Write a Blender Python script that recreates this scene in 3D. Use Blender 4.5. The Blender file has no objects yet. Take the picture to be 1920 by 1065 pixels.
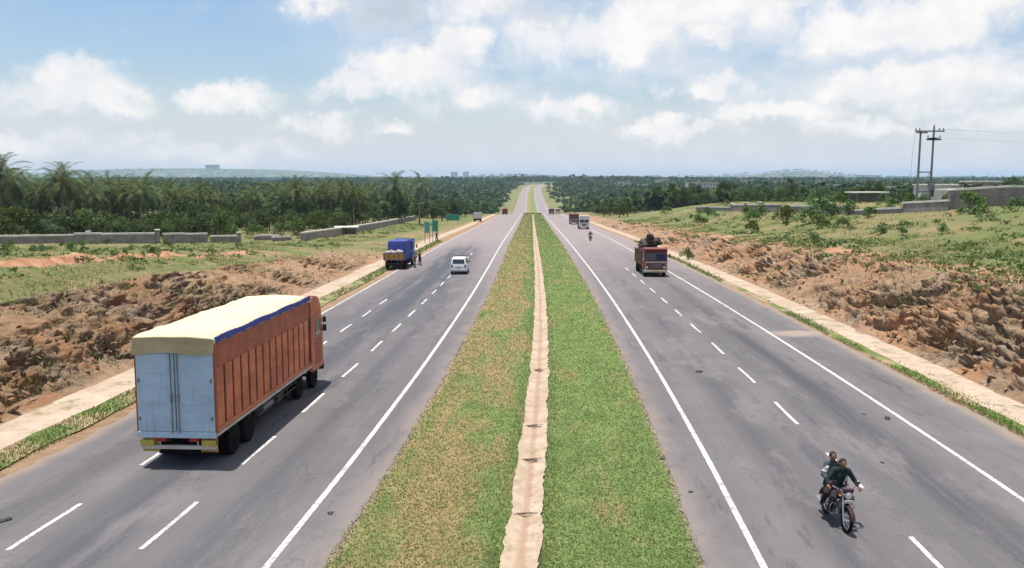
import bpy, bmesh, math, random
import numpy as np
from mathutils import Vector, Matrix, noise
R = math.radians
random.seed(7); rng = np.random.default_rng(11)
scene = bpy.context.scene
COL = scene.collection

# ------------------------------------------------------------------ camera
F, CX, CY, HOR = 1570.0, 960.0, 532.5, 333.0        # photo pixels
CAMZ = 8.6
TH = math.atan((CY-HOR)/F)
cam_d = bpy.data.cameras.new('camera'); cam = bpy.data.objects.new('camera', cam_d); COL.objects.link(cam)
cam.location = (0, 0, CAMZ); cam.rotation_euler = (math.pi/2-TH, 0, 0)
cam_d.sensor_width = 36; cam_d.lens = 36*F/1920; cam_d.clip_start = .3; cam_d.clip_end = 40000
scene.camera = cam
scene.render.resolution_x, scene.render.resolution_y = 1024, 568
scene.view_settings.view_transform = 'Standard'; scene.view_settings.look = 'None'
scene.view_settings.exposure = 0.42; scene.view_settings.gamma = 1

# ------------------------------------------------------------------ sun
SUN_EL, SUN_AZ = R(83), R(-75)                      # azimuth measured from +Y (road ahead) towards +X
sd = Vector((math.sin(SUN_AZ)*math.cos(SUN_EL), math.cos(SUN_AZ)*math.cos(SUN_EL), math.sin(SUN_EL)))
sl = bpy.data.lights.new('sun', 'SUN'); sl.energy = 4.7; sl.angle = R(.6); sl.color = (1, .95, .87)
so = bpy.data.objects.new('sun', sl); COL.objects.link(so); so.rotation_euler = sd.to_track_quat('Z', 'Y').to_euler()
so.location = (0, 0, 60)

# ------------------------------------------------------------------ node helper
class NT:
    def __init__(s, tree): s.t = tree; s.n = tree.nodes; s.l = tree.links
    def new(s, typ, **kw):
        n = s.n.new(typ)
        for k, v in kw.items(): setattr(n, k, v)
        return n
    def put(s, sock, v):
        if hasattr(v, 'is_linked') or isinstance(v, bpy.types.NodeSocket): s.l.new(v, sock)
        elif isinstance(v, (tuple, list)) and len(v) == 3 and sock.type == 'RGBA': sock.default_value = (*v, 1)
        else: sock.default_value = v
    def math(s, op, a, b=None, c=None, clamp=False):
        n = s.new('ShaderNodeMath', operation=op); n.use_clamp = clamp
        s.put(n.inputs[0], a)
        if b is not None: s.put(n.inputs[1], b)
        if c is not None: s.put(n.inputs[2], c)
        return n.outputs[0]
    def vmath(s, op, a, b=None, out=0):
        n = s.new('ShaderNodeVectorMath', operation=op); s.put(n.inputs[0], a)
        if b is not None: s.put(n.inputs[1], b)
        return n.outputs[out]
    def mix(s, f, a, b, mode='MIX'):
        n = s.new('ShaderNodeMix', data_type='RGBA', blend_type=mode)
        s.put(n.inputs[0], f); s.put(n.inputs[6], a); s.put(n.inputs[7], b); return n.outputs[2]
    def ramp(s, v, a, b, lo=0., hi=1., smooth=True):
        n = s.new('ShaderNodeMapRange'); n.interpolation_type = 'SMOOTHSTEP' if smooth else 'LINEAR'
        s.put(n.inputs[0], v)
        for i, x in enumerate((a, b, lo, hi)): s.put(n.inputs[i+1], x)
        return n.outputs[0]
    def noise(s, vec, scale=1., detail=4., rough=.55, dist=0., col=False):
        n = s.new('ShaderNodeTexNoise'); 
        if vec is not None: s.l.new(vec, n.inputs['Vector'])
        n.inputs['Scale'].default_value = scale; n.inputs['Detail'].default_value = detail
        n.inputs['Roughness'].default_value = rough; n.inputs['Distortion'].default_value = dist
        return n.outputs[1 if col else 0]
    def voro(s, vec, scale=1., feat='F1', out=0, rnd=1.):
        n = s.new('ShaderNodeTexVoronoi', feature=feat); s.l.new(vec, n.inputs['Vector'])
        n.inputs['Scale'].default_value = scale; n.inputs['Randomness'].default_value = rnd
        return n.outputs[out]
    def scale(s, vec, sx, sy, sz): return s.vmath('MULTIPLY', vec, (sx, sy, sz))

# ------------------------------------------------------------------ world: sky with clouds
w = bpy.data.worlds.new('World'); scene.world = w; w.use_nodes = True
t = NT(w.node_tree); t.n.clear()
sky = t.new('ShaderNodeTexSky', sky_type='NISHITA'); sky.sun_disc = False
sky.sun_elevation = SUN_EL; sky.sun_rotation = SUN_AZ; sky.air_density = 1.0; sky.dust_density = 1.6; sky.ozone_density = 1.6
bg_s = t.new('ShaderNodeBackground'); bg_s.inputs[1].default_value = 0.112
hs = t.new('ShaderNodeHueSaturation'); hs.inputs['Saturation'].default_value = 1.12
t.l.new(sky.outputs[0], hs.inputs['Color']); t.l.new(hs.outputs[0], bg_s.inputs[0])
tc = t.new('ShaderNodeTexCoord'); d = tc.outputs['Generated']
sx = t.new('ShaderNodeSeparateXYZ'); t.l.new(d, sx.inputs[0])
az = t.math('ARCTAN2', sx.outputs[0], sx.outputs[1]); el = t.math('ARCSINE', sx.outputs[2])
cb = t.new('ShaderNodeCombineXYZ'); t.l.new(az, cb.inputs[0]); t.l.new(el, cb.inputs[1])
P0 = cb.outputs[0]                                  # (azimuth, elevation) in radians
wn = t.noise(P0, 14, 5, .6, col=True)
wn2 = t.noise(P0, 45, 4, .6, col=True)
P1 = t.vmath('ADD', P0, t.vmath('MULTIPLY', t.vmath('SUBTRACT', wn, (.5, .5, .5)), (.12, .075, 0)))
P1 = t.vmath('ADD', P1, t.vmath('MULTIPLY', t.vmath('SUBTRACT', wn2, (.5, .5, .5)), (.034, .026, 0)))
def ae(px, py): return ((px-960)/F, (HOR-py)/F*.985)
# cumulus: centre, half size (photo px), strength  -- heaps with brighter tops
CL = [(30, 10, 90, 26, .9), (-30, 130, 75, 55, .75), (240, 185, 85, 42, .85), (60, 220, 130, 30, .55), (445, 192, 95, 26, .95), (600, 12, 60, 34, .9),
      (745, 34, 100, 46, .95), (620, 8, 70, 30, .9), (150, 275, 190, 26, .55), (420, 285, 190, 22, .5), (230, 215, 110, 34, .8), (790, 130, 110, 62, 1.), (690, 168, 90, 30, .85), (860, 90, 60, 60, .9), (880, 190, 90, 36, .7), (600, 232, 60, 22, .7), (740, 242, 60, 14, .7),
      (900, 20, 120, 40, .7), (1000, 60, 80, 60, .55), (1170, 70, 110, 50, 1.), (1300, 40, 170, 55, .9), (1320, 85, 60, 30, .9), (1310, 178, 60, 26, .95), (1060, 208, 90, 24, .75),
      (1560, 85, 130, 50, .95), (1700, 70, 120, 45, .9), (1640, 165, 170, 42, .8), (1840, 40, 150, 60, .85), (1880, 150, 110, 60, .65), (1240, 240, 100, 18, .75), (1430, 222, 120, 20, .75), (1840, 232, 130, 24, .6),
      (1540, 190, 80, 26, .7), (320, 262, 60, 16, .45), (1560, 245, 110, 16, .5), (1450, 20, 120, 30, .6), (-350, 120, 200, 70, .8), (2250, 110, 220, 70, .8), (1680, 20, 200, 30, .6)]
def blobs(vec, lst, grow=1., dy=0.):
    acc = None
    for (px, py, rx, ry, s) in lst:
        a, e = ae(px, py+dy)
        v = t.vmath('SUBTRACT', vec, (a, e, 0)); v = t.vmath('MULTIPLY', v, (F/rx/grow, F/ry/grow, 0))
        L = t.vmath('LENGTH', v, out=1)
        m = t.ramp(L, 1.5, .2, 0., s)
        acc = m if acc is None else t.math('MAXIMUM', acc, m)
    return acc
dens = t.math('ADD', blobs(P1, CL), t.math('MULTIPLY', t.ramp(az, -.2, .1), .16))
puff = t.noise(P0, 24, 7, .66)
dens2 = t.math('MULTIPLY', t.ramp(t.math('ADD', dens, t.math('MULTIPLY', t.math('SUBTRACT', puff, .5), 1.05)), .02, .95), .92, clamp=True)
# thin veil of high haze cloud, stronger to the right and near the horizon
veil = t.noise(t.scale(P0, 1., 2.6, 1.), 7, 5, .6)
veil = t.math('MULTIPLY', t.ramp(veil, .30, .68), t.ramp(az, -.38, .10, .06, 1.))
low = t.ramp(el, .135, .0, 0., .92)
veil = t.math('MAXIMUM', t.math('MULTIPLY', veil, .9), low, clamp=True)
up_az = t.math('ABSOLUTE', az)
# elsewhere in the sky (out of the photograph) scattered clouds
oth = t.math('MULTIPLY', t.ramp(t.noise(d, 2.6, 5, .6), .5, .66), t.ramp(el, .2, .34))
oth = t.math('MULTIPLY', oth, .3)
greyn = t.ramp(t.noise(t.vmath('ADD', P0, (3., .012, 0)), 18, 4, .6), .38, .62)
top = t.math('SUBTRACT', dens, blobs(P1, [CL[i] for i in (6, 13, 14, 22, 24, 16, 10, 20, 27)], 1., 34.))
topf = t.ramp(top, -.35, .35)
ccol = t.mix(topf, (.80, .85, .92), (1.11, 1.065, 1.03))
ccol = t.mix(t.math('MULTIPLY', greyn, .45), ccol, (.80, .84, .90))
gcl = blobs(P1, [(745, 28, 100, 44, .95), (1010, 25, 90, 26, .6), (1530, 5, 150, 22, .6)]); ccol = t.mix(gcl, ccol, (.56, .64, .73))
bg_c = t.new('ShaderNodeBackground'); t.l.new(ccol, bg_c.inputs[0]); bg_c.inputs[1].default_value = .71
bg_v = t.new('ShaderNodeBackground'); bg_v.inputs[0].default_value = (.80, .845, .92, 1); bg_v.inputs[1].default_value = .71
m1 = t.new('ShaderNodeMixShader'); t.l.new(veil, m1.inputs[0]); t.l.new(bg_s.outputs[0], m1.inputs[1]); t.l.new(bg_v.outputs[0], m1.inputs[2])
m2 = t.new('ShaderNodeMixShader'); t.l.new(t.math('MAXIMUM', dens2, oth, clamp=True), m2.inputs[0]); t.l.new(m1.outputs[0], m2.inputs[1]); t.l.new(bg_c.outputs[0], m2.inputs[2])
# above ~23 degrees, far outside the photograph, plain sky and cloud
wo = t.new('ShaderNodeOutputWorld'); t.l.new(m2.outputs[0], wo.inputs[0])
w.cycles.sampling_method = 'MANUAL'; w.cycles.sample_map_resolution = 512

# ------------------------------------------------------------------ terrain functions
def pchip(xs, ys):
    xs = np.array(xs, float); ys = np.array(ys, float); h = np.diff(xs); dl = np.diff(ys)/h
    m = np.zeros(len(xs)); m[0] = dl[0]; m[-1] = dl[-1]
    for i in range(1, len(xs)-1):
        if dl[i-1]*dl[i] > 0:
            w1 = 2*h[i]+h[i-1]; w2 = h[i]+2*h[i-1]; m[i] = (w1+w2)/(w1/dl[i-1]+w2/dl[i])
    def f(x):
        x = np.asarray(x, float); k = np.clip(np.searchsorted(xs, x)-1, 0, len(xs)-2)
        tt = (x-xs[k])/h[k]; ex_lo = x < xs[0]; ex_hi = x > xs[-1]
        r = (2*tt**3-3*tt**2+1)*ys[k]+(tt**3-2*tt**2+tt)*h[k]*m[k]+(-2*tt**3+3*tt**2)*ys[k+1]+(tt**3-tt**2)*h[k]*m[k+1]
        r = np.where(ex_lo, ys[0]+(x-xs[0])*m[0], r); r = np.where(ex_hi, ys[-1]+(x-xs[-1])*m[-1], r)
        return r
    return f
XC = pchip([-60, 0, 19.3, 22.4, 25.4, 33.6, 40.2, 59, 73, 142, 450, 660, 1300, 1600, 1765, 1950, 2300, 2800, 3600, 20000],
           [-5.4, -1.15, .12, .33, .53, .98, 1.30, 2.02, 2.46, 4.04, 11.1, 15.8, 29.0, 39, 50, 76, 165, 330, 500, 520])
ZR = pchip([-60, 0, 142, 220, 300, 450, 560, 660, 760, 1000, 1300, 1600, 1765, 2200, 3000, 20000],
           [1.02, 0, -2.42, -4.5, -6.5, -10.6, -16.8, -20.4, -21, -18.6, -14.6, -10.3, -8.6, -7, -9, -10])
def ss(a, b, x): 
    tt = np.clip((np.asarray(x, float)-a)/(b-a), 0, 1); return tt*tt*(3-2*tt)
HCR = pchip([-60, 20, 45, 63, 88, 119, 150, 200, 300, 9000], [4.6, 4.5, 4.4, 4.0, 3.3, 2.4, 2.0, 1.6, 1.0, .2])
HCL = pchip([-60, 20, 52, 76, 101, 142, 200, 9000], [4.6, 4.6, 4.4, 3.0, 1.6, .3, 0, 0])
EDGE_R, EDGE_L, INN = 17.2, 15.75, 4.4
TOE_R, TOE_L = 19.9, 19.9
def hills(x, y):
    z = 0
    for (px, d, wpx, top) in ((330, 9500, 190, 7), (480, 9800, 130, 10), (250, 9000, 100, 8), (600, 9600, 120, 5), (950, 7600, 55, 6), (1010, 8200, 90, 3), (1510, 8000, 45, 10), (1470, 8600, 130, 6), (1230, 9000, 200, 3), (1780, 9400, 220, 4), (80, 9400, 160, 5), (-400, 9000, 300, 8), (2400, 9000, 300, 8)):
        cx = (px-960)/F*d; sg = wpx/F*d
        z = z + (top/F*d)*np.exp(-.5*((x-cx)/sg)**2-.5*((y-d)/700)**2)
    return z
def H(u, v):
    """height of the ground above the road level at lateral offset u, distance v"""
    u = np.asarray(u, float); v = np.asarray(v, float)
    a = np.abs(u); r = u > 0
    med = -.48*(1-np.clip(a/INN, 0, 1))**1.0
    toe = np.where(r, TOE_R, TOE_L); hc = np.where(r, HCR(v), HCL(v))
    wr = np.where(r, 5.6, 7.4)                       # width of the steep rocky face
    k = np.clip((a-toe)/wr, 0, 1); kk = k**.85
    rock = hc*np.where(r, .86, .66)*kk
    up = hc*np.where(r, .14, .25)*ss(0, 1, (a-toe-wr)/np.where(r, 6, 5.2))
    step = hc*np.where(r, 0, .09)*ss(12.9, 13.5, a-toe)
    plat = np.where(r, np.maximum(6.8-hc, 0)*ss(30, 58, a)*(1-ss(230, 420, v)), 0)
    dip = -.06*ss(0, .6, a-np.where(r, EDGE_R, EDGE_L))
    return np.where(a < INN, med, 0)+np.where(a > toe, rock+up+step+plat, 0)+dip
def GZ(u, v):
    u = np.asarray(u, float); v = np.asarray(v, float)
    zr = ZR(v); z = zr+H(u, v)
    nat = np.interp(v, [0, 250, 600, 1000, 2000, 3500, 20000], [-2, -4, -7, -9, -11, -13, -10])
    k = ss(180, 420, v)*ss(60, 260, np.abs(u))
    z = z*(1-k)+nat*k
    z = z+hills(XC(v)+u, v)*ss(4500, 6500, v)
    return z
def gz(x, y): return float(GZ(x-float(XC(y)), y))
def ray(px, py):
    a = (px-CX)/F; b = (py-CY)/F
    return np.array([a, math.cos(TH)-b*math.sin(TH), -math.sin(TH)-b*math.cos(TH)])
def hit(px, py, road=False):
    """first point of the ground seen under a photo pixel -> (x, y, z)"""
    dr = ray(px, py); s = 8.0; st = .5
    while s < 9000:
        p = np.array([0, 0, CAMZ])+dr*s
        g = float(ZR(p[1])) if road else gz(p[0], p[1])
        if p[2] < g: 
            return Vector((p[0], p[1], g))
        s += max(.1, s*.002)
    return None
def up(u, v, dz=0.): 
    x = float(XC(v))+u; return Vector((x, v, float(GZ(u, v))+dz))
def rd(u, v, dz=0.): return Vector((float(XC(v))+u, v, float(ZR(v))+dz))
def head(v): return -math.atan((float(XC(v+2))-float(XC(v-2)))/4)     # z rotation that turns +Y along the road
def pitch(v): return math.atan((float(ZR(v+3))-float(ZR(v-3)))/6)

# ------------------------------------------------------------------ object helpers
def tag(o, label=None, cat=None, group=None, kind=None):
    if label: o['label'] = label
    if cat: o['category'] = cat
    if group: o['group'] = group
    if kind: o['kind'] = kind
    return o
def empty(name, loc=(0, 0, 0), rz=0., rx=0.):
    o = bpy.data.objects.new(name, None); COL.objects.link(o); o.location = loc; o.rotation_euler = (rx, 0, rz); o.empty_display_size = .2
    return o
def link(name, me, mat, parent=None):
    o = bpy.data.objects.new(name, me); COL.objects.link(o); o.parent = parent
    if mat is not None:
        for m in (mat if isinstance(mat, list) else [mat]): me.materials.append(m)
    return o
def npmesh(name, V, Fc, smooth=False, uv=None, attrs=None):
    """V (n,3); Fc (m,k) same-size polygons"""
    V = np.ascontiguousarray(V, np.float32); Fc = np.ascontiguousarray(Fc, np.int32); m, k = Fc.shape
    me = bpy.data.meshes.new(name); me.vertices.add(len(V)); me.vertices.foreach_set('co', V.ravel())
    me.loops.add(m*k); me.loops.foreach_set('vertex_index', Fc.ravel())
    me.polygons.add(m); me.polygons.foreach_set('loop_start', np.arange(0, m*k, k, dtype=np.int32))
    me.update(calc_edges=True)
    me.polygons.foreach_set('use_smooth', np.full(m, smooth))
    if uv is not None:
        l = me.uv_layers.new(name='UV'); l.data.foreach_set('uv', np.ascontiguousarray(uv[Fc.ravel()], np.float32).ravel())
    for an, (dom, arr) in (attrs or {}).items():
        if arr.ndim == 1:
            at = me.attributes.new(an, 'FLOAT', dom); at.data.foreach_set('value', np.ascontiguousarray(arr, np.float32))
        else:
            at = me.attributes.new(an, 'FLOAT_VECTOR', dom); at.data.foreach_set('vector', np.ascontiguousarray(arr, np.float32).ravel())
    me.validate(); return me
def grid(us, vs, zf, name, mat, dz=0., kind='structure', uvscale=1, extra=None, smooth=True):
    U, Vv = np.meshgrid(us, vs); U = U.ravel(); Vv = Vv.ravel()
    P = np.stack([XC(Vv)+U, Vv, zf(U, Vv)+dz], 1)
    nu, nv = len(us), len(vs); i = (np.arange(nv-1)[:, None]*nu+np.arange(nu-1)[None, :]).ravel()
    Fc = np.stack([i, i+1, i+nu+1, i+nu], 1)
    at = {}
    if extra is not None: P, at = extra(P, U, Vv, nu, nv)
    me = npmesh(name, P, Fc, smooth, np.stack([U, Vv], 1), at)
    o = link(name, me, mat); 
    if kind: o['kind'] = kind
    return o
class MB:
    """collects simple solids and builds ONE mesh object"""
    def __init__(s): s.bm = bmesh.new()
    def box(s, x0, x1, y0, y1, z0, z1, bev=0., rot=None, mi=0, taper=None):
        vs = [Vector((x, y, z)) for z in (z0, z1) for y in (y0, y1) for x in (x0, x1)]
        if taper:                                     # (dx, dyfront, dyback) pulled in at the top
            for q in vs[4:]:
                q.x -= math.copysign(taper[0], q.x-(x0+x1)/2)
                q.y += (taper[2] if q.y < (y0+y1)/2 else -taper[1])
        if rot is not None:
            c = Vector(((x0+x1)/2, (y0+y1)/2, (z0+z1)/2)); vs = [c+rot@(q-c) for q in vs]
        b = [s.bm.verts.new(q) for q in vs]
        fs = [s.bm.faces.new([b[i] for i in f]) for f in ((0, 2, 3, 1), (4, 5, 7, 6), (0, 1, 5, 4), (2, 6, 7, 3), (0, 4, 6, 2), (1, 3, 7, 5))]
        for f in fs: f.material_index = mi
        if bev: 
            es = list({e for f in fs for e in f.edges}); bmesh.ops.bevel(s.bm, geom=es, offset=bev, segments=2, affect='EDGES', profile=.6)
        return s
    def tube(s, pts, rad, n=8, cap=True):
        pts = [Vector(p) for p in pts]; rad = rad if isinstance(rad, (list, tuple)) else [rad]*len(pts); rings = []
        for i, p in enumerate(pts):
            tdir = (pts[min(i+1, len(pts)-1)]-pts[max(i-1, 0)]).normalized()
            a = tdir.cross(Vector((0, 0, 1)) if abs(tdir.z) < .9 else Vector((1, 0, 0))).normalized(); b = tdir.cross(a)
            rings.append([s.bm.verts.new(p+(a*math.cos(q)+b*math.sin(q))*rad[i]) for q in (2*math.pi*k/n for k in range(n))])
        for A, B in zip(rings, rings[1:]):
            for k in range(n): s.bm.faces.new((A[k], A[(k+1) % n], B[(k+1) % n], B[k]))
        if cap: s.bm.faces.new(rings[0][::-1]); s.bm.faces.new(rings[-1])
        return s
    def disc(s, c, ax, r, wd, n=20, r2=None):
        c = Vector(c); ax = Vector(ax).normalized(); return s.tube([c-ax*wd/2, c-ax*wd*.38, c+ax*wd*.38, c+ax*wd/2], [r*.93, r, r, r*.93] if r2 is None else [r, r, r2, r2], n)
    def torus(s, c, ax, rr, r, n=28, m=8):
        c = Vector(c); ax = Vector(ax).normalized(); a = ax.orthogonal().normalized(); b = ax.cross(a); rings = []
        for i in range(n):
            q = 2*math.pi*i/n; dr = a*math.cos(q)+b*math.sin(q)
            rings.append([s.bm.verts.new(c+dr*(rr+r*math.cos(w_))+ax*r*math.sin(w_)) for w_ in (2*math.pi*j/m for j in range(m))])
        for i in range(n):
            A, B = rings[i], rings[(i+1) % n]
            for j in range(m): s.bm.faces.new((A[j], A[(j+1) % m], B[(j+1) % m], B[j]))
        return s
    def ell(s, c, r, sub=2, jit=0., rot=None):
        r = Vector(r) if not isinstance(r, (int, float)) else Vector((r, r, r))
        g = bmesh.ops.create_icosphere(s.bm, subdivisions=sub, radius=1)
        for q in g['verts']:
            k = 1+(noise.noise(q.co*2.3+Vector(c)*3.1)*jit if jit else 0)
            p = Vector((q.co.x*r.x, q.co.y*r.y, q.co.z*r.z))*k
            if rot is not None: p = rot@p
            q.co = p+Vector(c)
        return s
    def cap(s, p0, p1, r0, r1, n=10):
        p0 = Vector(p0); p1 = Vector(p1); s.tube([p0, p1], [r0, r1], n); s.ell(p0, r0, 2); s.ell(p1, r1, 2); return s
    def prism(s, prof, x0, x1, bev=0.):
        """profile [(y,z)] extruded along x"""
        A = [s.bm.verts.new((x0, y, z)) for y, z in prof]; B = [s.bm.verts.new((x1, y, z)) for y, z in prof]; n = len(prof)
        fs = [s.bm.faces.new(A), s.bm.faces.new(B[::-1])]+[s.bm.faces.new((A[k], B[k], B[(k+1) % n], A[(k+1) % n])) for k in range(n)]
        if bev: bmesh.ops.bevel(s.bm, geom=list({e for f in fs for e in f.edges}), offset=bev, segments=2, affect='EDGES')
        return s
    def quad(s, *p): s.bm.faces.new([s.bm.verts.new(q) for q in p]); return s
    def build(s, name, mat, parent=None, smooth=False, remesh=0., disp=0.):
        bmesh.ops.recalc_face_normals(s.bm, faces=s.bm.faces)
        me = bpy.data.meshes.new(name); s.bm.to_mesh(me); s.bm.free()
        o = link(name, me, mat, parent)
        if smooth or remesh: me.polygons.foreach_set('use_smooth', [True]*len(me.polygons))
        if remesh:
            m = o.modifiers.new('skin', 'REMESH'); m.mode = 'VOXEL'; m.voxel_size = remesh; m.use_smooth_shade = True
            m = o.modifiers.new('relax', 'SMOOTH'); m.factor = .5; m.iterations = 3
        return o
def copy_tree(o, parent=None):
    c = o.copy(); COL.objects.link(c); c.parent = parent
    for ch in list(o.children): copy_tree(ch, c)
    return c

# ------------------------------------------------------------------ materials
def material(name, fn, rough=.8, spec=.3, metal=0.):
    m = bpy.data.materials.new(name); m.use_nodes = True; q = NT(m.node_tree); q.n.clear()
    b = q.new('ShaderNodeBsdfPrincipled'); o = q.new('ShaderNodeOutputMaterial'); q.l.new(b.outputs[0], o.inputs[0])
    b.inputs['Roughness'].default_value = rough; b.inputs['Specular IOR Level'].default_value = spec; b.inputs['Metallic'].default_value = metal
    q.b = b; fn(q); return m
def col(q, c): q.put(q.b.inputs['Base Color'], c)
def bump(q, h, s=.3, dist=.05):
    n = q.new('ShaderNodeBump'); n.inputs['Strength'].default_value = s; n.inputs['Distance'].default_value = dist
    q.l.new(h, n.inputs['Height']); q.l.new(n.outputs[0], q.b.inputs['Normal'])
def paint(name, c, rough=.5, var=.25, dirt=(.13, .10, .075), amt=.35, scale=2.5, spec=.35, metal=0.):
    def f(q):
        tcn = q.new('ShaderNodeTexCoord').outputs['Object']
        n1 = q.noise(tcn, scale, 5, .6); n2 = q.noise(tcn, scale*6, 4, .6)
        c1 = q.mix(q.ramp(n1, .3, .7, 0, 1), tuple(x*(1-var) for x in c), tuple(min(1, x*(1+var*.6)) for x in c))
        c2 = q.mix(q.math('MULTIPLY', q.ramp(n2, .48, .75), amt), c1, dirt); col(q, c2)
        bump(q, n1, .25, .02)
    return material(name, f, rough, spec, metal)
def leafmat(name, ca, cb_, rnd=True):
    def f(q):
        a = q.new('ShaderNodeAttribute', attribute_name='tint').outputs['Fac']
        c = q.mix(a, ca, cb_)
        if rnd:
            oi = q.new('ShaderNodeObjectInfo').outputs['Random']; h = q.new('ShaderNodeHueSaturation'); q.l.new(c, h.inputs['Color'])
            q.l.new(q.ramp(oi, 0, 1, .47, .53, False), h.inputs['Hue']); q.l.new(q.ramp(oi, 0, 1, .7, 1.35, False), h.inputs['Value']); q.l.new(q.ramp(oi, 0, 1, 1.15, .8, False), h.inputs['Saturation']); c = h.outputs[0]
        col(q, c)
        tr = q.new('ShaderNodeBsdfTranslucent'); q.put(tr.inputs[0], c); mx = q.new('ShaderNodeMixShader'); mx.inputs[0].default_value = .25
        q.l.new(q.b.outputs[0], mx.inputs[1]); q.l.new(tr.outputs[0], mx.inputs[2])
        out = [n for n in q.n if n.type == 'OUTPUT_MATERIAL'][0]; q.l.new(mx.outputs[0], out.inputs[0])
    return material(name, f, .75, .15)

def f_ground(q):
    P = q.new('ShaderNodeNewGeometry').outputs['Position']
    A = q.new('ShaderNodeAttribute', attribute_name='zone').outputs['Vector']      # x rock, y grass, z red soil
    s = q.new('ShaderNodeSeparateXYZ'); q.l.new(A, s.inputs[0]); rock, gr, red = s.outputs
    far = q.new('ShaderNodeAttribute', attribute_name='far').outputs['Fac']
    sand_n = q.noise(P, 1.3, 6, .65)
    soil = q.mix(q.ramp(sand_n, .3, .7), (.235, .145, .085), (.34, .235, .15))
    # rock: strata, painted crevice shade, lichen greys, orange stains
    tilt = q.vmath('ADD', q.scale(P, .35, .55, 1.5), (0, 0, 0))
    vr = q.voro(tilt, 1.6, 'F1', 1); sv = q.new('ShaderNodeSeparateXYZ'); q.l.new(vr, sv.inputs[0])
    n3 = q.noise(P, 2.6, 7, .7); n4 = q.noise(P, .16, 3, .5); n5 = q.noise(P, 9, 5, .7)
    rc = q.mix(sv.outputs[0], (.22, .155, .10), (.39, .285, .19))
    rc = q.mix(q.ramp(n3, .37, .53), (.07, .05, .035), rc)  # near-black noise paints crevice shade into the rock colour
    rc = q.mix(q.math('MULTIPLY', q.ramp(n4, .42, .56), .7), rc, (.38, .195, .10)); rc = q.mix(q.math('MULTIPLY', q.ramp(q.noise(P, .55, 6, .65), .45, .62), .7), rc, (.33, .225, .14))
    rc = q.mix(q.math('MULTIPLY', q.ramp(q.noise(P, 1.1, 5, .6), .54, .7), .6), rc, (.27, .235, .19))
    rc = q.mix(q.math('MULTIPLY', q.ramp(n5, .56, .74), .55), rc, (.42, .34, .25))
    # red soil
    rs = q.mix(q.ramp(q.noise(P, .8, 6, .65), .35, .65), (.33, .15, .085), (.45, .27, .17))
    # grass
    g1 = q.noise(P, .28, 5, .6); g2 = q.noise(P, 3.2, 6, .65); g3 = q.noise(P, .07, 4, .6)
    gc = q.mix(q.ramp(g2, .3, .7), (.085, .12, .038), (.17, .19, .072))
    gc = q.mix(q.math('MULTIPLY', q.ramp(g3, .42, .62), .75), gc, (.23, .18, .095))
    gc = q.mix(q.math('MULTIPLY', q.ramp(g1, .52, .72), .6), gc, (.30, .20, .11))
    # far country: fields and scrub in patches
    fp = q.noise(q.scale(P, 1, .35, 1), .012, 4, .6); fp2 = q.noise(q.scale(P, 1, .3, 1), .045, 4, .6)
    fc = q.mix(q.ramp(fp2, .35, .65), (.055, .085, .035), (.13, .155, .065)); fc = q.mix(q.ramp(fp, .52, .66), fc, (.24, .20, .12))
    gc = q.mix(far, gc, fc)
    rock = q.math('MULTIPLY', rock, q.ramp(q.noise(P, .5, 5, .7), .62, .52, .55, 1.)); gm = q.ramp(q.math('ADD', gr, q.math('MULTIPLY', q.math('SUBTRACT', q.noise(P, 1.1, 6, .7), .5), 1.1)), .38, .6)
    rm = q.ramp(q.math('ADD', red, q.math('MULTIPLY', q.math('SUBTRACT', q.noise(P, .45, 6, .65), .5), 1.2)), .42, .6)
    km = q.ramp(q.math('ADD', rock, q.math('MULTIPLY', q.math('SUBTRACT', q.noise(P, .9, 5, .65), .5), .6)), .4, .6)
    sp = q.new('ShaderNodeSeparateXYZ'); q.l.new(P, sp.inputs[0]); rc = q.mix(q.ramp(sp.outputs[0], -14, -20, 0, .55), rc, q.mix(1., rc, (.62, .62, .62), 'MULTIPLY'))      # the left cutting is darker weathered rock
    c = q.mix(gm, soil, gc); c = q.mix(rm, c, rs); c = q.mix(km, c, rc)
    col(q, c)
    hh = q.math('ADD', q.math('MULTIPLY', n3, .5), q.math('MULTIPLY', n5, .5)); bump(q, hh, .9, .22)
M = {}
M['ground'] = material('ground', f_ground, .95, .1)

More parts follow.
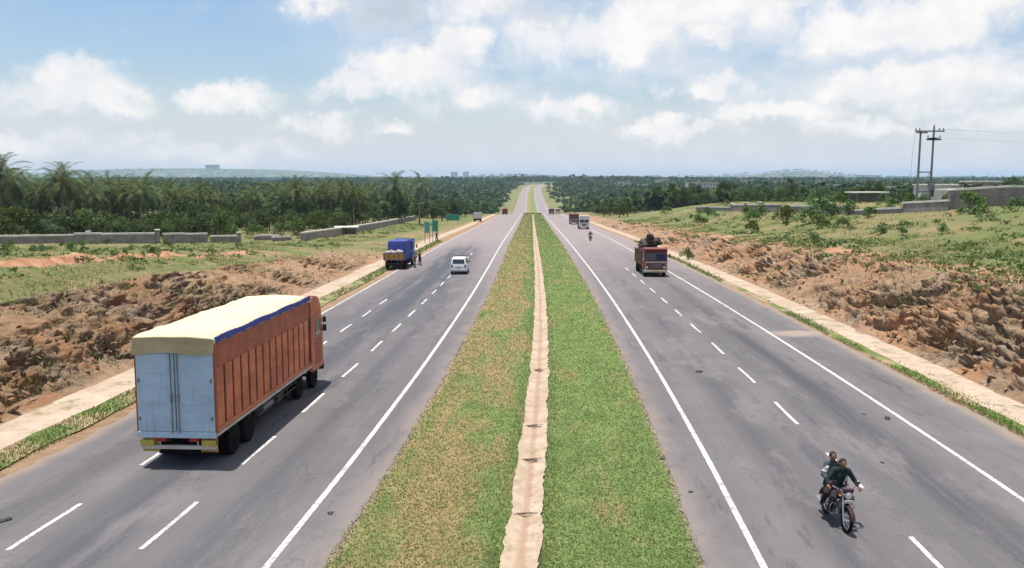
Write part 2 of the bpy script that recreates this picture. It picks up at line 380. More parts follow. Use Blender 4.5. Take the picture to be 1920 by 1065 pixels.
def f_road(q):
    uv = q.new('ShaderNodeUVMap').outputs[0]; s = q.new('ShaderNodeSeparateXYZ'); q.l.new(uv, s.inputs[0]); u, v, _ = s.outputs
    P = q.new('ShaderNodeNewGeometry').outputs['Position']
    long_ = q.noise(q.scale(uv, .5, .018, 1), 1., 5, .6); lane = q.noise(q.scale(uv, 1.6, .05, 1), 1., 5, .65)
    fine = q.noise(P, 22, 5, .75); mid = q.noise(P, .55, 6, .6)
    c = q.mix(q.ramp(long_, .3, .7), (.115, .109, .112), (.168, .158, .160))
    c = q.mix(q.math('MULTIPLY', q.ramp(mid, .35, .7), .5), c, (.112, .107, .114))
    wob = q.math('ADD', u, q.math('MULTIPLY', q.math('SUBTRACT', q.noise(q.scale(uv, 0, .03, 0), 1., 3, .5), .5), 2.2))
    def band(center, width, amt, colr, c, nz=True):
        g = q.math('DIVIDE', q.math('SUBTRACT', wob, center), width); g = q.math('POWER', 2.718, q.math('MULTIPLY', q.math('MULTIPLY', g, g), -1.))
        g = q.math('MULTIPLY', g, q.ramp(lane, .25, .65, .35, 1.)); return q.mix(q.math('MULTIPLY', g, amt), c, colr)
    c = band(12.0, .75, 1., (.052, .054, .063), c); c = band(10.6, .5, .6, (.066, .067, .075), c); c = band(8.0, .8, .75, (.070, .069, .077), c)
    c = band(-7.6, .8, .7, (.062, .066, .078), c); c = band(-10.7, 1., .9, (.054, .058, .071), c); c = band(-13.6, .7, .6, (.075, .076, .085), c)
    pk = q.ramp(q.noise(q.scale(uv, .42, .10, 1), 1., 6, .7), .50, .64, 0, .75); c = q.mix(pk, c, (.178, .164, .164)); pd = q.ramp(q.noise(q.scale(uv, .9, .12, 3.), 1., 6, .72), .56, .66, 0, .7); c = q.mix(pd, c, (.064, .066, .076))
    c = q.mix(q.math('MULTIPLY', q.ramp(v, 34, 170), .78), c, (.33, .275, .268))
    # old dark wet looking stretch in the left carriageway
    st = q.math('MULTIPLY', q.ramp(v, 46, 64), q.ramp(v, 150, 115)); st = q.math('MULTIPLY', st, q.math('MULTIPLY', q.ramp(wob, -14.2, -12), q.ramp(wob, -7.2, -9.4)))
    st = q.math('MULTIPLY', st, q.ramp(q.noise(q.scale(uv, .8, .07, 1), 1., 5, .65), .3, .58))
    c = q.mix(q.math('MULTIPLY', st, .95), c, (.062, .072, .088))
    # dust near the edges and dust patches
    au = q.math('ABSOLUTE', u); dust = q.math('MULTIPLY', q.ramp(au, 5.3, 4.4), q.ramp(q.noise(P, .5, 5, .6), .3, .6, .25, .8))
    c = q.mix(dust, c, (.25, .205, .18))
    d2 = q.math('MAXIMUM', q.ramp(u, -15.1, -15.8), q.ramp(u, 16.4, 17.05)); d2 = q.math('MULTIPLY', d2, q.ramp(v, 330, 200)); c = q.mix(q.math('MULTIPLY', d2, .8), c, (.30, .235, .175))
    # blown sand on the right shoulder
    pv = q.vmath('MULTIPLY', q.vmath('SUBTRACT', uv, (15.6, 50.2, 0)), (.42, .62, 0)); pv = q.vmath('ADD', pv, q.vmath('MULTIPLY', q.vmath('SUBTRACT', q.noise(P, .9, 5, .7, col=True), (.5, .5, .5)), (1.2, 1.2, 0)))
    pl = q.vmath('LENGTH', pv, out=1); c = q.mix(q.ramp(pl, 1., .35, 0, .75), c, (.40, .31, .245))
    c = q.mix(q.ramp(fine, .2, .8, .0, .30), q.mix(1., c, (.88, .88, .89), 'MULTIPLY'), (.215, .205, .205))
    crack = q.voro(q.vmath('ADD', q.scale(P, .35, .16, 1), q.vmath('MULTIPLY', q.noise(P, .6, 5, .7, col=True), (.8, .8, 0))), 1., 'DISTANCE_TO_EDGE')
    c = q.mix(q.ramp(crack, .012, .002, 0, .35), c, (.07, .07, .072))
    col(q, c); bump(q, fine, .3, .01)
M['road'] = material('asphalt', f_road, .97, .04)
def f_line(q):
    P = q.new('ShaderNodeNewGeometry').outputs['Position']
    n = q.noise(P, 7, 6, .7); n2 = q.noise(P, .8, 4, .6)
    c = q.mix(q.ramp(n2, .3, .7), (.52, .51, .48), (.70, .69, .66)); c = q.mix(q.ramp(n, .47, .60, 0, .8), c, (.22, .21, .205)); c = q.mix(q.ramp(q.noise(P, .35, 5, .7), .48, .62, 0, .55), c, (.26, .25, .245)); col(q, c)
M['line'] = material('road_paint', f_line, .7, .3)
def f_conc(q):
    P = q.new('ShaderNodeNewGeometry').outputs['Position']; uv = q.new('ShaderNodeUVMap').outputs[0]
    n = q.noise(P, .5, 6, .65); n2 = q.noise(P, 6, 6, .7); s = q.new('ShaderNodeSeparateXYZ'); q.l.new(uv, s.inputs[0])
    c = q.mix(q.ramp(n, .3, .7), (.34, .26, .19), (.46, .365, .28)); c = q.mix(q.ramp(n2, .45, .8, 0, .5), c, (.34, .24, .17))
    j = q.math('PINGPONG', s.outputs[1], 1.6); c = q.mix(q.ramp(j, .05, .01, 0, .28), c, (.16, .12, .09))
    dk = q.noise(P, 1.3, 4, .6); c = q.mix(q.ramp(dk, .55, .72, 0, .6), c, (.26, .185, .12)); c = q.mix(q.ramp(q.noise(P, .8, 6, .75), .56, .62, 0, .7), c, (.16, .165, .075)); col(q, c); bump(q, n2, .3, .03)
M['conc'] = material('dusty_concrete', f_conc, .9, .15)
def f_ditch(q):
    P = q.new('ShaderNodeNewGeometry').outputs['Position']; uv = q.new('ShaderNodeUVMap').outputs[0]; s = q.new('ShaderNodeSeparateXYZ'); q.l.new(uv, s.inputs[0])
    n = q.noise(P, 1.1, 6, .7); n2 = q.noise(P, 9, 6, .7)
    c = q.mix(q.ramp(n, .3, .68), (.31, .235, .165), (.45, .36, .275)); c = q.mix(q.ramp(n2, .5, .8, 0, .5), c, (.36, .24, .16))
    mid = q.ramp(q.math('ABSOLUTE', q.math('ADD', s.outputs[0], q.math('MULTIPLY', q.math('SUBTRACT', n, .5), .25))), .11, .02, 0, .55)
    c = q.mix(mid, c, (.26, .165, .105)); c = q.mix(q.ramp(q.noise(P, 2.4, 6, .75), .54, .66, 0, .6), c, (.25, .165, .10)); c = q.mix(q.ramp(q.noise(P, .9, 5, .75), .60, .70, 0, .6), c, (.15, .17, .06)); col(q, c); bump(q, n2, .5, .03)
M['ditch'] = material('sandy_ditch', f_ditch, .95, .1)
def f_med(q):
    P = q.new('ShaderNodeNewGeometry').outputs['Position']; uv = q.new('ShaderNodeUVMap').outputs[0]; s = q.new('ShaderNodeSeparateXYZ'); q.l.new(uv, s.inputs[0]); u, v, _ = s.outputs
    g = q.noise(q.scale(P, 1, .8, 1), 1.1, 6, .7); big = q.noise(q.scale(uv, .6, .14, 1), 1., 5, .65)
    c = q.mix(q.ramp(g, .3, .7), (.10, .16, .045), (.17, .22, .075))
    dry = q.math('ADD', q.math('MULTIPLY', q.ramp(u, .3, -2.2), .16), q.math('MULTIPLY', q.ramp(v, 30, 60), .03))
    dry = q.ramp(q.math('ADD', big, dry), .52, .72, 0, .85); c = q.mix(dry, c, q.mix(g, (.22, .14, .07), (.34, .25, .13)))
    c = q.mix(q.ramp(q.noise(P, 5, 5, .7), .6, .8, 0, .5), c, (.30, .21, .12))
    e = q.ramp(q.math('ABSOLUTE', u), 4.1, 4.45); c = q.mix(e, c, (.27, .20, .155))
    col(q, c); bump(q, q.noise(P, 12, 6, .8), .7, .06)
M['median'] = material('median_grass', f_med, .95, .1)
def f_blade(q):
    a = q.new('ShaderNodeAttribute', attribute_name='tint').outputs['Vector']; col(q, a)
    tr = q.new('ShaderNodeBsdfTranslucent'); q.put(tr.inputs[0], a); mx = q.new('ShaderNodeMixShader'); mx.inputs[0].default_value = .5
    q.l.new(q.b.outputs[0], mx.inputs[1]); q.l.new(tr.outputs[0], mx.inputs[2]); out = [n for n in q.n if n.type == 'OUTPUT_MATERIAL'][0]; q.l.new(mx.outputs[0], out.inputs[0])
M['blade'] = material('grass_blades', f_blade, .8, .12)
M['leaf'] = leafmat('tree_leaves', (.013, .030, .009), (.125, .185, .052))
M['leaf_light'] = leafmat('bush_leaves', (.045, .085, .016), (.14, .21, .05))
M['palm'] = leafmat('palm_fronds', (.012, .026, .009), (.125, .16, .055))
M['forest'] = leafmat('forest_leaves', (.028, .054, .022), (.095, .135, .052), False)
M['bark'] = paint('bark', (.16, .12, .09), .9, .4)
M['palm_bark'] = paint('palm_bark', (.24, .20, .16), .9, .3)
M['wall'] = paint('stone_wall', (.27, .235, .22), .95, .3, (.14, .11, .09), .5, .9)
M['coping'] = paint('wall_coping', (.74, .70, .62), .9, .15, (.35, .28, .2), .35, 1.)
M['plaster'] = paint('plaster', (.62, .59, .55), .9, .15, (.3, .25, .2), .4, .5)
M['pink'] = paint('pink_plaster', (.52, .36, .30), .9, .15, (.3, .25, .2), .4, .5)
M['metal_roof'] = paint('metal_roof', (.45, .46, .46), .5, .2, (.25, .2, .15), .5, .8)
M['black'] = paint('black_rubber', (.010, .0095, .0095), .95, .2, (.03, .026, .022), .3, 8, .1)
M['dark'] = paint('dark_steel', (.028, .026, .025), .6, .3, (.08, .065, .05), .35, 4)
M['glass'] = material('window_glass', lambda q: col(q, (.03, .04, .05)), .08, .6)
M['mast'] = paint('galvanised_steel', (.22, .225, .235), .55, .2, (.1, .09, .08), .4, 2, metal=.2)

# ------------------------------------------------------------------ ground sheet
def vs_rows():
    v = [-14.]; 
    while v[-1] < 13000:
        x = v[-1]; st = .19 if x < 60 else (.19+(x-60)*.009 if x < 200 else max(.03*x-4.3, 1.4))
        v.append(x+max(st, .19))
    return np.array(v)
VS = vs_rows()
def ucols():
    a = list(np.arange(0, 4.5, .55))+[4.6, 8, 12, 15.6, 16.4]
    face = list(np.arange(17.4, 28.2, .135)); mid = list(np.arange(28.4, 40, .4))
    farc = []; x = 40.5
    while x < 10000: farc.append(x); x *= 1.09
    a = a+face+mid+farc
    return np.array([-q for q in a[::-1] if q > 0]+a)
US = ucols()
def n3(p): return noise.noise(p)
def fbm(p, o=4): return noise.fractal(p, .9, 2.1, o)
def ground_extra(P, U, Vv, nu, nv):
    a = np.abs(U); r = U > 0; toe = np.where(r, TOE_R, TOE_L); wr = np.where(r, 5.6, 7.4)
    hc = np.where(r, HCR(Vv), HCL(Vv)); k = (a-toe)/wr
    lim = 1+np.array([.28*fbm(Vector((v_*.09, 5. if r_ else 9., 0)), 3) for v_, r_ in zip(Vv, r)]) if False else 1
    rock = ss(-.06, .05, k)*(1-ss(.92, 1.12, k))*np.where(r, ss(.5, 1.4, hc), ss(.7, 2.0, hc))
    red = np.where(r, ss(.95, 1.15, k)*(1-ss(1.3, 1.9, k))*.62, ss(1.02, 1.3, k)*(1-ss(1.9, 2.1, k))*.36)*ss(.5, 1.6, hc)
    red = np.maximum(red, (1-ss(90, 160, np.abs(Vv-130)))*ss(-.1, .1, k)*(1-ss(.7, 1.6, k))*.38)
    red = np.where(~r & (a > toe+12.2) & (a < toe+13.9), .95*ss(1, 2, hc), red)
    grass = ss(.15, .6, k)*.35+ss(1.3, 2.2, k)*.75
    grass = np.where(~r & (k > 1.05) & (a < toe+12.), .45, grass)
    grass = np.where(a < INN, .8, grass); grass = np.where((a > INN) & (a < toe-2.), .15, grass); grass = np.where((a > 15) & (a < toe+4), np.maximum(grass, .95*ss(330, 460, Vv)), grass)
    grass = np.maximum(grass, np.where(r, ss(280, 400, Vv), ss(150, 300, Vv))*ss(0, 2, a-toe)*.9)
    grass = np.maximum(grass, .72*np.where(r, ss(300, 400, Vv)*ss(0, .25, k), ss(88, 125, Vv)*ss(.0, .25, k))); grass = np.where((k > 1.0) & (red < .5), np.maximum(grass, .62), grass)
    D = np.zeros(len(U)); DX = np.zeros(len(U)); DY = np.zeros(len(U))
    idx = np.where((a > toe-.4) & (a < toe+22) & (Vv < 290))[0]
    for i in idx:
        p = Vector((P[i, 0], P[i, 1], P[i, 2])); kk = k[i]; rk = rock[i]; s = 1 if r[i] else -1
        big = fbm(p*.22, 3)
        if rk > .01:
            # tilted beds of broken rock
            wv_ = noise.noise_vector(p*.35)*1.1+noise.noise_vector(p*1.1)*.3
            bed = (p.z*1.25+p.y*.42+p.x*.1 if s > 0 else p.z*1.7+p.y*.05)+wv_.x*.9
            fr_ = bed-math.floor(bed); led = (fr_**1.6-.4)*.95
            q = Vector((p.x*.6, p.y*.5, p.z*.9))+wv_*.5
            d1, pts = noise.voronoi(q*2.4); d2, pts2 = noise.voronoi(q*5.5+Vector((3, 1, 7)))
            cell = noise.cell(pts[0]*7.3); cell2 = noise.cell(pts2[0]*5.1); e = min((d1[1]-d1[0])*3.2, 1.)
            rgh = fbm(p*1.6, 5)
            dd = led+(cell-.5)*.24+(e-.6)*.20+(cell2-.5)*.22+big*.85+rgh*.62+.30*abs(noise.noise(p*5.2))
            cr = noise.noise(Vector((p.y*.22+bed*.2, bed*.95, 2.+s*5))); dd -= 2.3*float(ss(.12, .34, cr))*max(0., .5+noise.noise(p*.3))
            pa = float(ss(-.22, .16, noise.noise(Vector((p.x*.16, p.y*.13, p.z*.3+7*s))))); f = rk*min(1, .35+hc[i]/4)*ss(-.02, .22, kk)*(.28+.72*pa); rock[i] *= .42+.58*pa
            D[i] = dd*f*.42; DX[i] = -s*dd*f*.68; DY[i] = noise.noise(p*1.3)*.22*f
        else:
            D[i] = (big*.35+.07*noise.noise(p*1.6))*float(ss(0, .3, kk)) * (1-float(ss(200, 290, Vv[i])))
        red_i = red[i]
        if red_i > .3: D[i] += -.22*red_i*abs(noise.noise(p*.9))*2
    P[:, 2] += D; P[:, 0] += DX; P[:, 1] += DY
    P[:, 2] -= np.where(a < INN-.3, .35, np.where(a < 17.1, .05, 0))
    # undulating far country
    ff = ss(200, 500, Vv)*ss(40, 200, a); P[:, 2] += ff*3*np.sin(P[:, 0]*.004+1.3)*np.sin(P[:, 1]*.0023)
    zone = np.stack([rock, grass, red], 1); far = np.maximum(ss(260, 480, Vv)*ss(24, 60, a), ss(300, 420, a))
    return P, {'zone': ('POINT', zone), 'far': ('POINT', far)}
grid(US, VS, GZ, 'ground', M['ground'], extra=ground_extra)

def vrange(a, b, st0=.5, g=.006):
    v = [a]
    while v[-1] < b: v.append(v[-1]+max(st0, abs(v[-1])*g*3))
    return np.array(v)
RV = vrange(-12, 2300, .8, .008)
RZ = lambda U, V: ZR(V)
jag_cache = {}
def edge_extra(lo_amp, hi_amp, lo, hi, fr=1.2):
    def f(P, U, Vv, nu, nv):
        for i in range(len(U)):
            if U[i] == lo and lo_amp: P[i, 0] += lo_amp*noise.noise(Vector((Vv[i]*fr, lo, 0)))+lo_amp*.6*noise.noise(Vector((Vv[i]*fr*.18, lo, 4)))
            if U[i] == hi and hi_amp: P[i, 0] += hi_amp*noise.noise(Vector((Vv[i]*fr, hi, 0)))+hi_amp*.6*noise.noise(Vector((Vv[i]*fr*.18, hi, 4)))
        return P, {}
    return f
RVf = np.concatenate([np.arange(-12, 90, .3), vrange(90.3, 2300, 1, .008)])
grid(np.array([-EDGE_L, -12., -8., -INN]), RVf, RZ, 'left_carriageway', M['road'], extra=edge_extra(.28, .13, -EDGE_L, -INN))
grid(np.array([INN, 8., 12., EDGE_R]), RVf, RZ, 'right_carriageway', M['road'], extra=edge_extra(.13, .22, INN, EDGE_R))
# median: grass slopes and the sandy ditch along its middle
MZ = lambda U, V: ZR(V)-.48*(1-np.abs(U)/INN)-.07*(np.abs(U) < .45)
grid(np.array([-4.48, -3.9, -3.2, -2.4, -1.6, -.9, -.4, 0, .4, .9, 1.6, 2.4, 3.2, 3.9, 4.48]), RVf, MZ, 'median', M['median'], dz=-.012)
def ditch_extra(P, U, Vv, nu, nv):
    for i in range(len(U)):
        k = (i % nu)/(nu-1)*2-1; v_ = Vv[i]
        wdt = .47+.10*noise.noise(Vector((v_*.5, 3, k)))+.06*noise.noise(Vector((v_*2.2, 8, k)))+.05*noise.noise(Vector((v_*6, 12, k))) - .0006*max(v_-60, 0)
        off = .02+.10*noise.noise(Vector((v_*.12, 1, 0)))
        P[i, 0] = float(XC(v_))+off+k*max(wdt, .32); P[i, 2] = float(ZR(v_))-.48*(1-abs(off+k*wdt)/INN)+.022-.07*(1-abs(k))*1
    return P, {}
grid(np.array([-.45, -.22, -.1, 0, .1, .22, .45]), np.concatenate([np.arange(-12, 70, .16), vrange(70.2, 640, 1, .008)]), MZ, 'median_ditch', M['ditch'], extra=ditch_extra)
# concrete drain covers / dusty path at the toe of each cut
PVf = RVf[RVf < 440]
grid(np.array([-19.95, -19.3, -18.6, -17.85]), PVf, lambda U, V: ZR(V)-.03, 'left_path', M['conc'], extra=edge_extra(.45, .14, -19.95, -17.85, .5))
grid(np.array([18.15, 18.7, 19.3, 19.95]), PVf, lambda U, V: ZR(V)-.03, 'right_path', M['conc'], extra=edge_extra(.14, .5, 18.15, 19.95, .5))

# painted markings
def strip(name, u, wdt, v0=-12, v1=2200, brk=None):
    vs = [x for x in RVf if v0 <= x <= v1]; return grid(np.array([u-wdt/2, u+wdt/2]), np.array(vs), lambda U, V: ZR(V)+.006, name, M['line'])
strip('left_inner_edge_line', -5.72, .17); strip('right_inner_edge_line', 5.75, .17); strip('right_outer_edge_line', 14.0, .16); strip('left_outer_edge_line', -15.45, .13, 47)
def dashes(name, u, first, period, ln, n, wd=.13):
    V, Fc, UV = [], [], []
    for k in range(n):
        a = first+k*period; b0 = len(V); q = 4
        for j in range(q+1):
            v_ = a+ln*j/q; du = .012*math.sin(k*3.7+j)
            for s in (-1, 1): V.append((float(XC(v_))+u+s*wd/2+du, v_, float(ZR(v_))+.006)); UV.append((u, v_))
        for j in range(q): i = b0+2*j; Fc.append((i, i+1, i+3, i+2))
    me = npmesh(name, np.array(V), np.array(Fc), False, np.array(UV)); o = link(name, me, M['line']); o['kind'] = 'structure'; return o
def vroad(px, py): return hit(px, py, True)
def u_of(p): return p.x-float(XC(p.y))
pr = [vroad(1447, 754.6)]; ql = [vroad(515, 818)]
dashes('right_lane_line', 9.82, pr[0].y-6.75*6-3.3, 6.75, 3.3, 16); dashes('left_lane_line', -9.1, ql[0].y-6.3*6-3.1, 6.3, 3.1, 21); dashes('left_shoulder_line', -12.28, 19.23-6.3, 6.3, 3.02, 9)

# ------------------------------------------------------------------ grass (stuff)
def blades(name, U, V, hgt, wid, c1, c2, zf, label, dryf=None, lean=.5):
    n = len(U); x = XC(V)+U; z = zf(U, V); a = rng.uniform(0, 2*np.pi, n); dx, dy = np.cos(a), np.sin(a)
    hh = hgt*rng.uniform(.5, 1.3, n); ww = wid*rng.uniform(.6, 1.3, n); la = rng.uniform(0, 2*np.pi, n); lm = lean*hh*rng.uniform(.2, 1.2, n)
    b = np.stack([x, V, z-.02], 1); off = np.stack([dx*ww/2, dy*ww/2, 0*ww], 1); tip = b+np.stack([np.cos(la)*lm, np.sin(la)*lm, hh], 1)
    P = np.stack([b-off, b+off, tip], 1).reshape(-1, 3); Fc = np.arange(3*n).reshape(n, 3)
    tt = rng.uniform(0, 1, n)[:, None]; C = np.array(c1)*(1-tt)+np.array(c2)*tt
    if dryf is not None:
        k = (rng.uniform(0, 1, n) < dryf)[:, None]; C = np.where(k, np.array((.29, .265, .125))*rng.uniform(.75, 1.2, n)[:, None], C)
    me = npmesh(name, P, Fc, False, None, {'tint': ('FACE', C)}); o = link(name, me, M['blade']); tag(o, label, 'grass', kind='stuff'); return o
def dens_v(n, v0, v1, p=1.7):
    q = rng.uniform(0, 1, n); e = 1-p; return (v0**e+q*(v1**e-v0**e))**(1/e)
def patch(U, V, sc=.25, sv=.12, seed=0.):
    return np.array([noise.fractal(Vector((u*sc, v*sv, seed)), .8, 2., 4) for u, v in zip(U, V)])
n = 95000; V = dens_v(n, 15, 430, 2.0); U = rng.uniform(.36, 4.42, n)*np.sign(rng.uniform(-1, 1, n))
pt = patch(U, V, .5, .16); dry = np.clip(.05+pt*.75+np.where(U < 0, .05, 0), .01, .65)
blades('median_grass', U, V, .04*(1+V/90), .028*(1+V/24), (.145, .20, .068), (.195, .245, .098), lambda U, V: np.where(np.abs(U) > 4.4, ZR(V), MZ(U, V)), 'short green and dry grass growing on both slopes of the median', dry, 1.6)
n = 24000; V = dens_v(n, 15, 150, 1.8); side = rng.uniform(0, 1, n) < .5
U = np.where(side, EDGE_R+.05+np.abs(rng.normal(0, .5, n)), -EDGE_L-rng.uniform(.75, 2.0, n)); pt = patch(U, V, .3, .1, 5.); keep = (pt > -.18) | (~side & (V < 60)); keep &= ~(~side & (V < 23.4))
blades('verge_grass', U[keep], V[keep], .10*(1+V[keep]/80), .025*(1+V[keep]/22), (.10, .16, .035), (.19, .24, .08), lambda U, V: ZR(V)-.06, 'thin strips of grass along the outer road edges', np.clip(.18+pt[keep]*-.4, .05, .7), .9)
# ground under the verge strips is grassy in places: low sheets
def verge(name, u0, u1, v0, v1, amp):
    grid(np.array([u0, (u0+u1)/2, u1]), np.arange(v0, v1, .35), lambda U, V: ZR(V)-.045, name, M['verge'], extra=edge_extra(amp, amp, u0, u1, .5))
def f_verge(q):
    P = q.new('ShaderNodeNewGeometry').outputs['Position']; g = q.noise(P, 1.6, 6, .7); b_ = q.noise(P, .35, 4, .6)
    c = q.mix(g, (.07, .125, .03), (.15, .19, .06)); c = q.mix(q.ramp(b_, .45, .6, 0, .85), c, (.33, .24, .15)); col(q, c); bump(q, g, .5, .05)
M['verge'] = material('verge_grass', f_verge, .95, .1)
verge('right_verge', 17.1, 18.5, -10, 150, .35); 
verge('left_verge', -18.3, -16.6, 23.5, 150, .22)

n = 90000; V = dens_v(n, 28, 260, 1.35); sd_ = rng.uniform(0, 1, n) < .52; U = np.where(sd_, 26+rng.exponential(18, n), -(29+rng.exponential(22, n)))
pt = patch(U, V, .06, .05, 9.); lim = (np.abs(U) < .75*V+25)&(np.abs(U) < 170); keep = lim & (pt > -.25) & ~((~sd_) & (np.abs(U) > 31.8) & (np.abs(U) < 34) & (V < 95)); U, V, pt = U[keep], V[keep], pt[keep]
blades('field_grass', U, V, .11*(1+V/200), .06*(1+V/60), (.12, .17, .045), (.24, .27, .10), GZ, 'rough grass and weeds covering the land above the road cuttings', np.clip(.35+pt*.6, .05, .8), 1.5)
n = 26000; V = dens_v(n, 20, 140, 1.5); sd_ = rng.uniform(0, 1, n) < .5; U = np.where(sd_, 1, -1)*(20.3+rng.uniform(0, 9, n)); pt = patch(U, V, .12, .1, 21.); keep = pt > .12
blades('slope_weeds', U[keep], V[keep], .15, .05*(1+V[keep]/60), (.12, .16, .045), (.24, .24, .10), lambda U, V: GZ(U, V)+.05, 'sparse weeds and dry tufts growing on the rocky cut slopes', np.full(keep.sum(), .45), .8)
# loose rocks on the cut slopes
def rocks(name, n, label):
    ico = bmesh.new(); bmesh.ops.create_icosphere(ico, subdivisions=1, radius=1); bv = np.array([x.co[:] for x in ico.verts]); bf = np.array([[x.index for x in f.verts] for f in ico.faces]); ico.free()
    V = dens_v(n, 22, 130, 1.4); sg = np.where(rng.uniform(0, 1, n) < .5, 1, -1); U = sg*(20.0+rng.beta(1.1, 1.6, n)*np.where(sg > 0, 6.4, 8))
    hc = np.where(sg > 0, HCR(V), HCL(V)); ok = hc > 1.2; U, V = U[ok], V[ok]; n = len(U)
    s = rng.lognormal(-2.5, .5, n); sc = np.stack([s*rng.uniform(.7, 1.5, n), s*rng.uniform(.7, 1.6, n), s*rng.uniform(.4, .9, n)], 1)
    P = bv[None]*sc[:, None, :]*rng.uniform(.72, 1.25, (n, len(bv), 1)); a = rng.uniform(0, 6.28, n); b = rng.normal(.0, .5, n); ca, sa, cb_, sb = np.cos(a), np.sin(a), np.cos(b), np.sin(b)
    x = P[..., 0]*ca[:, None]-P[..., 1]*sa[:, None]; y = P[..., 0]*sa[:, None]+P[..., 1]*ca[:, None]; z = P[..., 2]*cb_[:, None]+x*sb[:, None]
    P = np.stack([x+(XC(V)+U)[:, None], y+V[:, None], z+(GZ(U, V)+.12)[:, None]], 2).reshape(-1, 3); Fc = (bf[None]+(np.arange(n)*len(bv))[:, None, None]).reshape(-1, 3)
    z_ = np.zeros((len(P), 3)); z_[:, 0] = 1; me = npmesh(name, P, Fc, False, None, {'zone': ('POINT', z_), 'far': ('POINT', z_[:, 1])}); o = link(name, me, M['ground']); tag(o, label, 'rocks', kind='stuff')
rocks('loose_rocks', 1500, 'broken brown and tan rubble strewn over both cut slopes')

# ================================================================== vehicles
def sheet(name, c, rough, var, dirt, amt, scale):
    def f(q):
        tcn = q.new('ShaderNodeTexCoord').outputs['Object']
        n1 = q.noise(q.scale(tcn, .6, .6, 1.7), scale, 5, .6); n2 = q.noise(q.scale(tcn, 6, 6, .7), 1.3, 5, .7); n3_ = q.noise(tcn, 9, 5, .7); wv = q.noise(q.scale(tcn, .45, .45, 3.6), 1., 3, .5)
        c1 = q.mix(q.ramp(n1, .3, .7), tuple(x*(1-var) for x in c), tuple(min(1, x*(1+var*.6)) for x in c))
        c2 = q.mix(q.math('MULTIPLY', q.ramp(n2, .50, .72), amt), c1, dirt); c2 = q.mix(q.ramp(n3_, .62, .74, 0, amt), c2, tuple(x*.6 for x in dirt)); col(q, c2)
        bump(q, q.math('ADD', wv, q.math('MULTIPLY', q.noise(tcn, 2.2, 4, .6), .6)), .6, .06)
    return material(name, f, rough, .35)
M['orange'] = sheet('orange_paint', (.56, .165, .075), .55, .3, (.20, .07, .04), .55, .9)
M['orange_band'] = paint('red_brown_paint', (.37, .095, .05), .55, .28, (.09, .04, .03), .5, 1.8)
M['steelblue'] = sheet('pale_blue_grey_doors', (.41, .54, .64), .6, .12, (.25, .27, .27), .35, 1.2)
M['tarp'] = sheet('cream_tarpaulin', (.58, .54, .345), .9, .1, (.42, .37, .19), .35, 1.1)
M['blue_cloth'] = paint('blue_tarpaulin', (.055, .07, .30), .7, .25, (.03, .035, .13), .4, 1.5)
M['blue'] = paint('blue_paint', (.035, .10, .33), .5, .2, (.05, .06, .09), .4, 2)
M['yellow'] = paint('yellow_paint', (.50, .40, .08), .6, .2, (.2, .15, .05), .5, 6)
M['white'] = paint('white_paint', (.62, .62, .60), .5, .08, (.35, .32, .28), .35, 3)
M['silver'] = paint('silver_car_paint', (.56, .60, .62), .35, .06, (.3, .3, .3), .25, 3, .5)
M['red'] = paint('faded_red_paint', (.19, .038, .034), .6, .3, (.07, .045, .035), .65, 3)
M['maroon'] = paint('maroon_paint', (.035, .008, .013), .45, .2, (.05, .03, .03), .3, 6, .5)
M['wood'] = paint('worn_timber', (.20, .125, .07), .9, .3, (.07, .05, .035), .6, 3)
M['ochre'] = paint('ochre_board', (.42, .24, .08), .8, .25, (.15, .09, .05), .6, 3)
M['sack'] = paint('pale_sacks', (.36, .34, .31), .9, .2, (.2, .17, .13), .5, 2)
M['dark_blue'] = paint('dark_blue_blind', (.02, .025, .08), .8, .2, (.03, .03, .05), .3, 3)
M['load'] = paint('dark_bundles', (.070, .058, .045), .95, .5, (.18, .14, .08), .5, 2)
M['load_green'] = paint('dull_brown_bundle', (.060, .048, .040), .9, .4, (.12, .10, .07), .5, 2)
M['chrome'] = paint('worn_chrome', (.55, .55, .56), .3, .1, (.2, .18, .16), .3, 5, .5, .7)
M['lamp'] = paint('lamp_lens', (.62, .62, .58), .2, .1, (.4, .4, .35), .2, 5)
M['redlamp'] = paint('red_lens', (.35, .02, .02), .25, .1, (.1, .02, .02), .2, 5)
M['pale_trim'] = paint('pale_trim', (.50, .46, .40), .6, .2, (.25, .2, .15), .5, 4)
M['skin'] = paint('brown_skin', (.17, .085, .05), .6, .08, (.12, .06, .04), .1, 6)
M['hair'] = paint('black_hair', (.012, .010, .010), .7, .1, (.02, .02, .02), .1, 20)
M['sign_green'] = paint('sign_green', (.03, .26, .17), .5, .12, (.08, .16, .12), .3, 2)
M['sign_teal'] = paint('faded_sign_green', (.10, .30, .25), .6, .15, (.12, .2, .17), .3, 2)

def wheel(parent, x, y, r=.5, wd=.28, rim='black', out=1, name='wheel'):
    o = MB().tube([(x-wd/2, y, r), (x-wd*.4, y, r), (x+wd*.4, y, r), (x+wd/2, y, r)], [r*.86, r, r, r*.86], 24).build(name, M['black'], parent)
    s = 1 if x > 0 else -1
    MB().tube([(x+s*(wd/2-.03), y, r), (x+s*(wd/2+.012), y, r)], [r*.56, r*.5], 18).tube([(x+s*(wd/2), y, r), (x+s*(wd/2+.06), y, r)], [r*.2, r*.14], 10).build('rim', M[rim], o)
    return o

